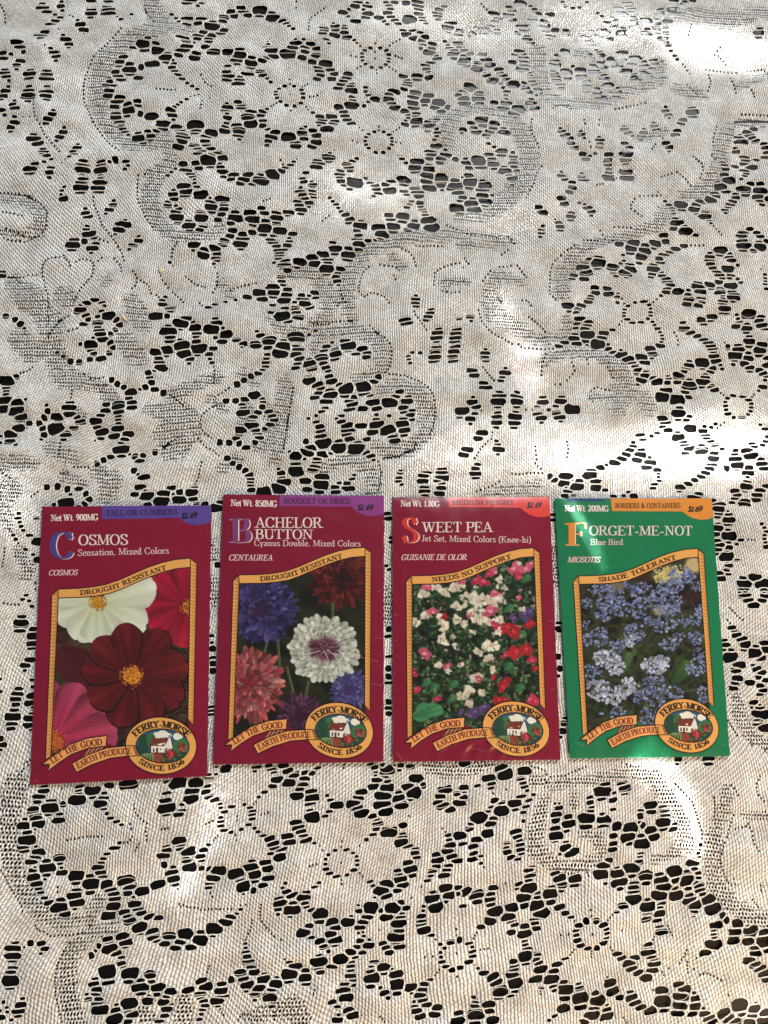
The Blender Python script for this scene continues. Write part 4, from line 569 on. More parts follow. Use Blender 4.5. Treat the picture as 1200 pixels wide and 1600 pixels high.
def mesh_open(x, y):
    o = np.zeros_like(x)
    for band in MESH:
        P = np.array(band, float)
        if len(P) == 1:
            P = np.vstack([P, P + [0.5, 0, 0]])
        for a, b in zip(P[:-1], P[1:]):
            d = b[:2] - a[:2]
            L2 = (d ** 2).sum() + 1e-9
            tt = np.clip(((x - a[0]) * d[0] + (y - a[1]) * d[1]) / L2, 0, 1)
            r = np.hypot(x - a[0] - tt * d[0], y - a[1] - tt * d[1])
            w = (a[2] + tt * (b[2] - a[2])) / 2
            o = np.maximum(o, np.clip((w - r) / 1.2 + 0.6, 0, 1))
    return o


def lace_material():
    m = bpy.data.materials.new('knitted_lace')
    nt, lk = nodes(m)
    b = nt['Principled BSDF']
    out = nt['Material Output']
    uv = N(nt, 'ShaderNodeUVMap', uv_map='knit')
    sp = N(nt, 'ShaderNodeSeparateXYZ')
    lk.new(uv.outputs[0], sp.inputs[0])
    op = N(nt, 'ShaderNodeAttribute', attribute_name='open')
    tc = N(nt, 'ShaderNodeTexCoord')

    def mm(o, a, b_=None, c=None):
        return math_node(nt, lk, o, a, b_, c)
    # irregular yarn
    no = N(nt, 'ShaderNodeTexNoise')
    no.inputs['Scale'].default_value = 620
    no.inputs['Detail'].default_value = 2
    lk.new(tc.outputs['Object'], no.inputs['Vector'])
    nb_ = N(nt, 'ShaderNodeTexNoise')
    nb_.inputs['Scale'].default_value = 55
    nb_.inputs['Detail'].default_value = 5
    nb_.inputs['Roughness'].default_value = 0.62
    lk.new(tc.outputs['Object'], nb_.inputs['Vector'])
    nc = N(nt, 'ShaderNodeTexNoise')
    nc.inputs['Scale'].default_value = 190
    nc.inputs['Detail'].default_value = 3
    lk.new(tc.outputs['Object'], nc.inputs['Vector'])
    nl = N(nt, 'ShaderNodeTexNoise')
    nl.inputs['Scale'].default_value = 7
    nl.inputs['Detail'].default_value = 1
    lk.new(tc.outputs['Object'], nl.inputs['Vector'])
    u = mm('ADD', sp.outputs[0], mm('MULTIPLY', mm('SUBTRACT', nc.outputs[0], 0.5), 0.85))
    v = mm('ADD', sp.outputs[1], mm('MULTIPLY', mm('SUBTRACT', no.outputs[0], 0.5), 0.40))
    # each wale is a stack of slanted loops, alternate wales half a course apart
    wale = mm('FLOOR', u)
    vs_ = mm('ADD', v, mm('MULTIPLY', mm('FLOORED_MODULO', wale, 2.0), 0.5))
    fv = mm('SUBTRACT', mm('FRACT', vs_), 0.5)
    du = mm('SUBTRACT', mm('SUBTRACT', mm('FRACT', u), 0.5), mm('MULTIPLY', fv, mm('MULTIPLY', mm('SUBTRACT', nl.outputs[0], 0.5), 3.2)))
    rr = mm('DIVIDE', du, 0.45)
    rope = mm('MAXIMUM', mm('SUBTRACT', 1.0, mm('MULTIPLY', rr, rr)), 0.0)
    endt = mm('SUBTRACT', 1.0, mm('POWER', mm('ABSOLUTE', mm('MULTIPLY', fv, 2.0)), 3.0))
    st = mm('MULTIPLY', rope, mm('ADD', mm('MULTIPLY', endt, 0.75), 0.25))
    hgt = mm('ADD', mm('MULTIPLY', st, 0.85), mm('MULTIPLY', no.outputs[0], 0.6))
    # open mesh cells, staggered
    vq = mm('MULTIPLY', mm('ADD', v, mm('MULTIPLY', mm('SUBTRACT', nc.outputs[0], 0.5), 0.8)), 1.12)
    row = mm('FLOOR', vq)
    um = mm('ADD', u, mm('MULTIPLY', mm('FLOORED_MODULO', row, 2.0), 0.5))
    gu = mm('DIVIDE', mm('SUBTRACT', mm('FRACT', um), 0.5), 0.40)
    gv = mm('DIVIDE', mm('SUBTRACT', mm('FRACT', vq), 0.5), 0.44)
    cell = mm('ADD', mm('MULTIPLY', gu, gu), mm('MULTIPLY', gv, gv))
    cell = mm('ADD', cell, mm('MULTIPLY', mm('SUBTRACT', no.outputs[0], 0.5), 1.3))
    # threshold grows with openness
    thr = mm('MULTIPLY', op.outputs['Fac'], mm('ADD', mm('MULTIPLY', nb_.outputs[0], 1.15), 0.05))
    holem = mm('MULTIPLY', mm('LESS_THAN', cell, thr), mm('GREATER_THAN', op.outputs['Fac'], 0.2))
    # rare deep gaps between wales of the solid knit
    gapm = mm('LESS_THAN', mm('ADD', st, mm('MULTIPLY', no.outputs[0], 0.5)), 0.33)
    hole = mm('MAXIMUM', holem, mm('MULTIPLY', gapm, 0.42))
    ramp = N(nt, 'ShaderNodeValToRGB')
    ramp.color_ramp.elements[0].position = 0.32
    ramp.color_ramp.elements[0].color = (0.50, 0.483, 0.45, 1)
    ramp.color_ramp.elements[1].position = 0.68
    ramp.color_ramp.elements[1].color = (0.78, 0.775, 0.755, 1)
    lk.new(nb_.outputs[0], ramp.inputs[0])
    yarn = N(nt, 'ShaderNodeMix', data_type='RGBA')
    yarn.blend_type = 'MULTIPLY'
    yarn.inputs[0].default_value = 1.0
    lk.new(ramp.outputs[0], yarn.inputs[6])
    groove_shade = N(nt, 'ShaderNodeValToRGB')  # shade between the stitches put into the yarn colour, broken up by noise
    groove_shade.color_ramp.elements[0].position = 0.05
    groove_shade.color_ramp.elements[0].color = (0.66, 0.65, 0.635, 1)
    groove_shade.color_ramp.elements[1].position = 0.60
    groove_shade.color_ramp.elements[1].color = (1.0, 1.0, 1.0, 1)
    hn = mm('ADD', mm('MULTIPLY', st, 0.55), mm('MULTIPLY', mm('SUBTRACT', no.outputs[0], 0.5), 1.3))
    lk.new(hn, groove_shade.inputs[0])
    lk.new(groove_shade.outputs[0], yarn.inputs[7])
    lk.new(yarn.outputs[2], b.inputs['Base Color'])
    b.inputs['Roughness'].default_value = 0.62
    b.inputs['Specular IOR Level'].default_value = 0.35
    b.inputs['Sheen Weight'].default_value = 0.25
    bp = N(nt, 'ShaderNodeBump')
    bp.inputs['Strength'].default_value = 1.0
    bp.inputs['Distance'].default_value = 0.0008
    lk.new(hgt, bp.inputs['Height'])
    lk.new(bp.outputs[0], b.inputs['Normal'])
    tr = N(nt, 'ShaderNodeBsdfTransparent')
    mix = N(nt, 'ShaderNodeMixShader')
    lk.new(hole, mix.inputs[0])
    lk.new(b.outputs[0], mix.inputs[1])
    lk.new(tr.outputs[0], mix.inputs[2])
    lk.new(mix.outputs[0], out.inputs['Surface'])
    return m


def thread_material():
    m = bpy.data.materials.new('cotton_thread')
    nt, lk = nodes(m)
    b = nt['Principled BSDF']
    tc = N(nt, 'ShaderNodeTexCoord')
    no = N(nt, 'ShaderNodeTexNoise')
    no.inputs['Scale'].default_value = 500
    lk.new(tc.outputs['Object'], no.inputs['Vector'])
    r = N(nt, 'ShaderNodeValToRGB')
    r.color_ramp.elements[0].position = 0.3
    r.color_ramp.elements[0].color = (0.62, 0.59, 0.54, 1)
    r.color_ramp.elements[1].position = 0.65
    r.color_ramp.elements[1].color = (0.88, 0.87, 0.83, 1)
    lk.new(no.outputs[0], r.inputs[0])
    lk.new(r.outputs[0], b.inputs['Base Color'])
    b.inputs['Roughness'].default_value = 0.6
    return m


def build_cloth():
    X, Y, big, hx, hy, ha, hb = build_lace()
    n, R = X.shape
    px, py, pd = [], [], []      # points, drop
    faces_in = []
    step = {0: 2, 1: 2, 2: 1}
    inner = []
    for i in range(n):
        ks = range(0, R, step[int(big[i])])
        base = len(px)
        for k in ks:
            px.append(X[i, k])
            py.append(Y[i, k])
            pd.append(0.16 if big[i] else 0.08)
        faces_in.append(list(range(base, len(px))))
    nb_edge = len(px)
    kd = KDTree(nb_edge)
    for i in range(nb_edge):
        kd.insert((px[i], py[i], 0), i)
    kd.balance()
    # second ring just outside each larger hole, where there is cloth enough
    for i in range(n):
        if not big[i]:
            continue
        mx, my = X[i].mean(), Y[i].mean()
        for k in range(0, R, step[int(big[i])]):
            dx, dy = X[i, k] - mx, Y[i, k] - my
            r = math.hypot(dx, dy) + 1e-6
            qx, qy = X[i, k] + dx / r * 0.42, Y[i, k] + dy / r * 0.42
            _, _, d = kd.find((qx, qy, 0))
            if d > 0.36:
                px.append(qx)
                py.append(qy)
                pd.append(0.0)
    # cloth interior points
    gx0, gx1, gy0, gy1 = -250, 330, -270, 440
    stp = 2.6
    jj = 0
    y = gy0
    while y < gy1:
        x = gx0 + (stp / 2 if jj % 2 else 0)
        inside_y = -205 < y < 385
        while x < gx1:
            fine = inside_y and -200 < x < 272
            if fine or (jj % 3 == 0 and int((x - gx0) / stp) % 3 == 0):
                qx, qy = x + random.uniform(-.3, .3), y + random.uniform(-.3, .3)
                _, _, d = kd.find((qx, qy, 0))
                if d > 0.8:
                    px.append(qx)
                    py.append(qy)
                    pd.append(0.0)
            x += stp
        y += stp * 0.9
        jj += 1
    pts = [Vector((a, b)) for a, b in zip(px, py)]
    ov, oe, of, vo, eo, fo = delaunay_2d_cdt(pts, [], faces_in, 0, 1e-4)
    keep = [f for f, o in zip(of, fo) if not o]
    vx = np.array([v[0] for v in ov])
    vy = np.array([v[1] for v in ov])
    drop = np.array([pd[o[0]] if o else 0.1 for o in vo])
    # a face centre inside a hole polygon is dropped by `fo`; faces spanning long distances at the hull are dropped too
    ed = np.array([min(kd.find((a, b, 0))[2], 9.0) for a, b in zip(vx, vy)])
    opn = mesh_open(vx, vy)
    puff = 0.42 * (1 - np.exp(-ed / 2.4)) - 0.30 * opn
    z = cloth_z(vx, vy) - drop + puff * (1 - under_packets(vx, vy))
    # tie down table edge drape is outside the picture
    me = bpy.data.meshes.new('tablecloth')
    me.from_pydata([(a * MM, b * MM, c * MM) for a, b, c in zip(vx, vy, z)], [], [tuple(f) for f in keep])
    me.polygons.foreach_set('use_smooth', [True] * len(me.polygons))
    w1 = Noise2(21, 60, 160, 20)
    lean = -0.10 + 0.0009 * vx
    U = (vx + lean * vy + 1.6 * w1(vx, vy)) / 1.36
    V = (vy + 0.03 * vx + 1.2 * w1(vy + 300, vx)) / 2.05
    at = me.attributes.new('open', 'FLOAT', 'POINT')
    at.data.foreach_set('value', opn.astype(np.float32))
    uvl = me.uv_layers.new(name='knit')
    li = np.empty(len(me.loops), dtype=np.int32)
    me.loops.foreach_get('vertex_index', li)
    uvl.data.foreach_set('uv', np.stack([U[li], V[li]], 1).astype(np.float32).ravel())
    me.materials.append(lace_material())
    me.update()
    o = bpy.data.objects.new('tablecloth', me)
    C.objects.link(o)
    o['label'] = 'cream lace tablecloth with floral openwork spread over the dark table under the packets'
    o['category'] = 'tablecloth'

    # looped threads that bind the edge of every opening
    tv, tf = [], []
    rad = 0.125
    for i in range(n):
        if big[i] == 0:
            continue
        st_ = step[int(big[i])]
        ks = list(range(0, R, st_))
        mx, my = X[i].mean(), Y[i].mean()
        m_ = len(ks)
        base = len(tv)
        lx = X[i, ks]
        ly = Y[i, ks]
        ddx, ddy = lx - mx, ly - my
        rr = np.hypot(ddx, ddy) + 1e-6
        ddx, ddy = ddx / rr, ddy / rr
        cx_, cy_ = lx + ddx * 0.10, ly + ddy * 0.10
        cz = cloth_z(cx_, cy_) - 0.02 + 0.10 * rng.standard_normal(m_)
        rd = rad * random.uniform(0.8, 1.15)
        for a in range(m_):
            for (cr_, cz_) in ((1, 0), (0, 1), (-1, 0), (0, -1)):
                tv.append(((cx_[a] + ddx[a] * cr_ * rd) * MM, (cy_[a] + ddy[a] * cr_ * rd) * MM, (cz[a] + cz_ * rd) * MM))
        for a in range(m_):
            b_ = (a + 1) % m_
            for q in range(4):
                q2 = (q + 1) % 4
                tf.append((base + a * 4 + q, base + b_ * 4 + q, base + b_ * 4 + q2, base + a * 4 + q2))
    # loose single threads that cross the wider openings
    for i in range(n):
        if big[i] < 2 or hb[i] < 0.9 or random.random() > 0.12:
            continue
        ax, ay = X[i, 0], Y[i, 0]
        bx, by = X[i, R // 2], Y[i, R // 2]
        sgn = random.choice((-1, 1))
        off = random.uniform(0.25, 0.6) * hb[i] * sgn
        base = len(tv)
        m_ = 7
        rd = 0.095
        for a in range(m_):
            s_ = a / (m_ - 1)
            qx = ax + (bx - ax) * s_
            qy = ay + (by - ay) * s_ + off * (math.sin(PI * s_) ** 0.6 if 0 < s_ < 1 else 0)
            qz = float(cloth_z(qx, qy)) - 0.15 - 0.1 * math.sin(PI * s_)
            for (cr_, cz_) in ((1, 0), (0, 1), (-1, 0), (0, -1)):
                tv.append((qx * MM, (qy + cr_ * rd) * MM, (qz + cz_ * rd) * MM))
        for a in range(m_ - 1):
            for q in range(4):
                q2 = (q + 1) % 4
                tf.append((base + a * 4 + q, base + a * 4 + 4 + q, base + a * 4 + 4 + q2, base + a * 4 + q2))
    th_ = mesh_obj('binding_thread', tv, tf, thread_material(), o, smooth=True)
    th_['kind'] = 'stuff'
    return o


build_cloth()

# ------------------------------------------------------------------ serif lettering
GLY = {
 'A': (.78, "n.09,0 .39,1;k.37,1 .68,0;n.2,.35 .58,.35;s.09,0;s.68,0"),
 'B': (.70, "k.15,0 .15,1;n.15,1 .3,1;c.3,1 .5,.95 .55,.76 .48,.57 .3,.52;n.15,.52 .3,.52;c.3,.52 .54,.46 .62,.26 .54,.05 .3,0;n.15,0 .3,0;s.12,0;s.12,1"),
 'C': (.74, "c.67,.76 .55,.96 .38,1 .16,.86 .07,.5 .16,.14 .38,0 .57,.05 .69,.24;n.68,.72 .68,1"),
 'D': (.80, "k.15,0 .15,1;n.15,1 .35,1;c.35,1 .6,.9 .71,.5 .6,.1 .35,0;n.15,0 .35,0;s.12,0;s.12,1"),
 'E': (.68, "k.15,0 .15,1;n.15,1 .57,1;n.58,1 .58,.78;n.15,.52 .45,.52;n.45,.62 .45,.42;n.15,0 .6,0;n.61,0 .63,.24;s.12,0;s.12,1"),
 'F': (.62, "k.15,0 .15,1;n.15,1 .57,1;n.58,1 .58,.76;n.15,.52 .43,.52;n.43,.62 .43,.42;s.15,0;s.12,1"),
 'G': (.80, "c.67,.76 .55,.96 .38,1 .16,.86 .07,.5 .16,.14 .38,0 .56,.04 .66,.14;k.66,.42 .66,.06;s.66,.42;n.68,.72 .68,1"),
 'H': (.82, "k.15,0 .15,1;k.66,0 .66,1;n.15,.52 .66,.52;s.15,0;s.15,1;s.66,0;s.66,1"),
 'I': (.34, "k.17,0 .17,1;s.17,0;s.17,1"),
 'J': (.42, "k.27,1 .27,.25;c.27,.25 .22,.03 .08,0 .03,.12;s.27,1"),
 'K': (.80, "k.15,0 .15,1;n.62,1 .2,.45;k.32,.58 .68,0;s.15,0;s.15,1;s.62,1;s.68,0"),
 'L': (.64, "k.15,0 .15,1;n.15,0 .57,0;n.58,0 .6,.26;s.15,1;s.12,0"),
 'M': (.98, "n.13,0 .15,1;k.17,1 .48,.06;n.48,.06 .82,1;k.83,1 .83,0;s.13,0;s.83,0;s.12,1;s.86,1"),
 'N': (.84, "n.14,0 .14,1;k.16,1 .68,.02;n.68,0 .68,1;s.14,0;s.12,1;s.68,1"),
 'O': (.80, "c.4,1 .63,.87 .73,.5 .63,.13 .4,0 .17,.13 .07,.5 .17,.87 .4,1"),
 'P': (.64, "k.15,0 .15,1;n.15,1 .3,1;c.3,1 .53,.95 .59,.74 .53,.53 .3,.47;n.15,.47 .3,.47;s.15,0;s.12,1"),
 'Q': (.82, "c.4,1 .63,.87 .73,.5 .63,.13 .4,0 .17,.13 .07,.5 .17,.87 .4,1;k.42,.08 .75,-.22"),
 'R': (.78, "k.15,0 .15,1;n.15,1 .3,1;c.3,1 .52,.95 .57,.76 .5,.57 .3,.5;n.15,.5 .3,.5;k.36,.5 .66,.02;s.15,0;s.12,1;s.69,0"),
 'S': (.60, "c.5,.78 .42,.95 .28,1 .12,.93 .09,.75 .2,.6 .4,.46 .53,.3 .5,.1 .32,0 .14,.05 .06,.24;n.52,.72 .52,1;n.06,.28 .06,0"),
 'T': (.70, "k.35,0 .35,1;n.05,1 .65,1;n.05,1 .04,.76;n.65,1 .66,.76;s.35,0"),
 'U': (.80, "k.15,1 .15,.32;c.15,.35 .2,.08 .4,0 .6,.06 .66,.32;n.66,.3 .66,1;s.15,1;s.66,1"),
 'W': (1.05, "k.08,1 .3,.02;n.3,0 .5,.95;k.48,1 .71,.02;n.71,0 .94,1;s.08,1;s.5,1;s.94,1"),
 'Y': (.76, "k.09,1 .38,.5;n.38,.5 .66,1;k.38,.5 .38,0;s.09,1;s.66,1;s.38,0"),
 '0': (.56, "c.28,1 .45,.8 .49,.5 .45,.2 .28,0 .11,.2 .07,.5 .11,.8 .28,1"),
 '1': (.40, "k.2,0 .2,1;n.07,.82 .2,.98;s.2,0"),
 '2': (.56, "c.08,.76 .14,.95 .29,1 .45,.9 .45,.68 .3,.4 .07,.04;k.07,.03 .3,.06;n.2,.04 .5,.04;n.5,.03 .52,.22"),
 '4': (.56, "n.36,1 .04,.3;n.04,.3 .53,.3;k.37,1 .37,0;s.37,0"),
 '5': (.56, "n.14,.96 .5,.96;n.14,.96 .12,.55;c.12,.57 .3,.64 .47,.5 .48,.22 .32,.02 .14,.02 .06,.14"),
 '6': (.56, "c.46,.95 .26,.84 .1,.55 .1,.22 .28,0 .45,.12 .48,.34 .38,.56 .22,.54 .11,.4"),
 '8': (.56, "c.28,1 .44,.9 .44,.68 .28,.54 .12,.36 .1,.14 .28,0 .46,.13 .46,.35 .28,.53 .12,.7 .13,.9 .28,1"),
 '9': (.56, "c.1,.05 .3,.16 .46,.45 .46,.78 .28,1 .11,.88 .08,.66 .18,.44 .34,.46 .45,.6"),
 'a': (.50, "c.1,.5 .2,.61 .32,.6 .36,.45;k.36,.48 .36,.06;c.36,.36 .18,.3 .07,.16 .14,.01 .28,.04 .36,.14;n.36,.06 .46,.02"),
 'b': (.56, "k.13,0 .13,1;c.13,.5 .26,.62 .44,.52 .48,.3 .42,.07 .26,0 .13,.1;s.09,1"),
 'd': (.56, "k.42,0 .42,1;c.42,.5 .28,.62 .12,.54 .07,.3 .12,.06 .28,0 .42,.12;s.38,1;s.46,0"),
 'e': (.48, "n.08,.34 .42,.34;c.42,.34 .4,.56 .25,.62 .1,.5 .07,.3 .12,.07 .27,0 .43,.14"),
 'h': (.58, "k.13,0 .13,1;c.13,.48 .28,.62 .42,.54 .44,.38;k.44,.4 .44,0;s.13,0;s.44,0;s.09,1"),
 'i': (.30, "k.15,0 .15,.6;k.15,.84 .15,.96;s.15,0;s.11,.6"),
 'l': (.30, "k.15,0 .15,1;s.15,0;s.11,1"),
 'n': (.58, "k.13,0 .13,.6;c.13,.46 .28,.62 .42,.54 .44,.38;k.44,.4 .44,0;s.13,0;s.44,0;s.09,.6"),
 'o': (.54, "c.27,.62 .43,.52 .48,.31 .43,.1 .27,0 .11,.1 .06,.31 .11,.52 .27,.62"),
 'r': (.42, "k.13,0 .13,.6;c.13,.44 .24,.6 .38,.58;k.36,.6 .37,.5;s.13,0;s.09,.6"),
 's': (.42, "c.34,.5 .28,.6 .18,.61 .09,.54 .11,.42 .24,.33 .36,.2 .33,.05 .2,0 .07,.04 .06,.16"),
 't': (.34, "k.16,.85 .16,.12;c.16,.14 .22,0 .33,.06;n.04,.6 .32,.6"),
 'u': (.58, "k.13,.6 .13,.18;c.13,.2 .2,.02 .34,.04 .43,.16;k.44,.6 .44,.04;s.09,.6;s.4,.6;s.48,0"),
 'x': (.52, "k.1,.6 .42,0;n.42,.6 .09,0;s.1,.6;s.42,.6;s.1,0;s.42,0"),
 'y': (.52, "k.09,.6 .27,.04;n.43,.6 .27,.04;c.27,.06 .18,-.2 .06,-.22;s.09,.6;s.43,.6"),
 '.': (.24, "k.12,0 .12,.1"), ',': (.24, "k.13,.1 .12,0;n.13,.05 .07,-.14"),
 '-': (.40, "n.06,.33 .34,.33;n.06,.28 .34,.28"), ' ': (.30, ""),
 '(': (.34, "c.28,1.05 .12,.75 .1,.4 .14,0 .28,-.2"), ')': (.34, "c.06,1.05 .22,.75 .24,.4 .2,0 .06,-.2"),
 '&': (.80, "c.7,.5 .55,.15 .32,0 .12,.08 .08,.28 .22,.5 .4,.68 .42,.88 .3,1 .18,.9 .2,.7 .4,.35 .6,.08 .76,.02;n.58,.52 .78,.52"),
 '$': (.56, "c.46,.78 .38,.93 .26,.95 .11,.86 .1,.7 .22,.57 .38,.44 .48,.28 .44,.1 .28,.03 .12,.08 .06,.22;n.28,1.1 .28,-.1"),
}


def catmull(P, n=4):
    P = [np.array(p, float) for p in P]
    if len(P) < 3:
        return P
    closed = np.allclose(P[0], P[-1])
    out = []
    m = len(P)
    for i in range(m - 1):
        p0 = P[i - 1] if i > 0 else (P[-2] if closed else P[0] * 2 - P[1])
        p3 = P[i + 2] if i + 2 < m else (P[1] if closed else P[-1] * 2 - P[-2])
        p1, p2 = P[i], P[i + 1]
        for k in range(n):
            t_ = k / n
            out.append(0.5 * ((2 * p1) + (p2 - p0) * t_ + (2 * p0 - 5 * p1 + 4 * p2 - p3) * t_ ** 2 + (3 * p1 - p0 - 3 * p2 + p3) * t_ ** 3))
    out.append(P[-1])
    return out


def glyph_strips(ch, thick, thin):
    """strokes of a letter as (left points, right points) in cap-height units"""
    w, spec = GLY[ch]
    out = []
    for st in spec.split(';'):
        if not st:
            continue
        k, body = st[0], st[1:]
        P = [tuple(map(float, q.split(','))) for q in body.split()]
        if k == 's':
            x, y = P[0]
            d = thin / 2 if y < 0.3 else -thin / 2
            L = 0.10 + thick * 0.55
            out.append(([np.array((x - L, y + d + thin / 2)), np.array((x + L, y + d + thin / 2))],
                        [np.array((x - L, y + d - thin / 2)), np.array((x + L, y + d - thin / 2))]))
            continue
        if k == 'c':
            P = catmull(P)
        P = [np.array(p, float) for p in P]
        Lp, Rp = [], []
        for i, p in enumerate(P):
            a = P[max(i - 1, 0)]
            b = P[min(i + 1, len(P) - 1)]
            d = b - a
            L = np.hypot(*d) + 1e-9
            d /= L
            if k == 'k':
                wd = thick
                nrm = np.array((1.0, 0)) if abs(d[1]) > 0.3 else np.array((-d[1], d[0]))
            elif k == 'n':
                wd = thin
                nrm = np.array((-d[1], d[0]))
            else:
                wd = thin + (thick * 1.05 - thin) * abs(d[1]) ** 1.6
                nrm = np.array((-d[1], d[0]))
            Lp.append(p + nrm * wd / 2)
            Rp.append(p - nrm * wd / 2)
        out.append((Lp, Rp))
    return w, out


# ------------------------------------------------------------------ packet artwork space
ART = [dict(o=(40, 780), s=3.4767, c=[(97, 42), (1015, 38), (986, 1503), (28, 1552)]),
       dict(o=(325, 760), s=3.554, c=[(85, 48), (975, 50), (978, 1528), (28, 1545)]),
       dict(o=(605, 765), s=3.636, c=[(30, 40), (922, 40), (983, 1535), (35, 1548)]),
       dict(o=(855, 765), s=3.637, c=[(42, 50), (932, 50), (1036, 1510), (128, 1535)])]
PW, PH = 83.0, 132.0


def homography(src, dst):
    A, B = [], []
    for (x, y), (u, v) in zip(src, dst):
        A.append([x, y, 1, 0, 0, 0, -u * x, -u * y])
        A.append([0, 0, 0, x, y, 1, -v * x, -v * y])
        B += [u, v]
    h = np.linalg.solve(np.array(A, float), np.array(B, float))
    return np.append(h, 1).reshape(3, 3)


def apply_h(Hm, p):
    p = np.asarray(p, float).reshape(-1, 2)
    q = np.c_[p, np.ones(len(p))] @ Hm.T
    return q[:, :2] / q[:, 2:]


UNIT = [(0, 0), (1, 0), (1, 1), (0, 1)]
for a in ART:
    a['to'] = homography(a['c'], UNIT)
    a['from'] = homography(UNIT, a['c'])

# soft creases in the paper: packet, u0, v0, u1, v1, half width and height in mm
FOLDS = [(0, .02, .97, .30, .985, 1.4, .16), (0, .80, .86, 1.0, .80, 1.6, -.14), (0, 0, .93, .06, 1.0, 1.5, -.25),
         (1, .93, .38, 1.0, .365, 1.3, .16), (1, .72, .60, 1.0, .64, 1.5, -.15), (1, .86, .70, 1.0, .73, 1.3, .15), (1, .35, .955, .75, .95, 1.5, .14), (1, .9, .55, 1.0, .57, 1.1, .12),
         (2, 0, .46, .06, .465, 1.2, .16), (2, 0, .555, .05, .56, 1.2, -.15), (2, .90, .49, 1.0, .485, 1.3, .16), (2, .0, .96, .06, 1.0, 1.3, .35), (2, .88, .74, 1.0, .73, 1.4, -.15),
         (3, .10, .0, .30, .36, 3.0, .22), (3, .45, .80, .62, 1.0, 3.0, .25), (3, .88, .03, .90, .14, 2.0, -.1), (3, .05, .93, .5, .95, 1.5, .1)]
ripple = [Noise2(40 + i, 9, 30, 18) for i in range(4)]
fine_r = [Noise2(60 + i, 3, 8, 24) for i in range(4)]


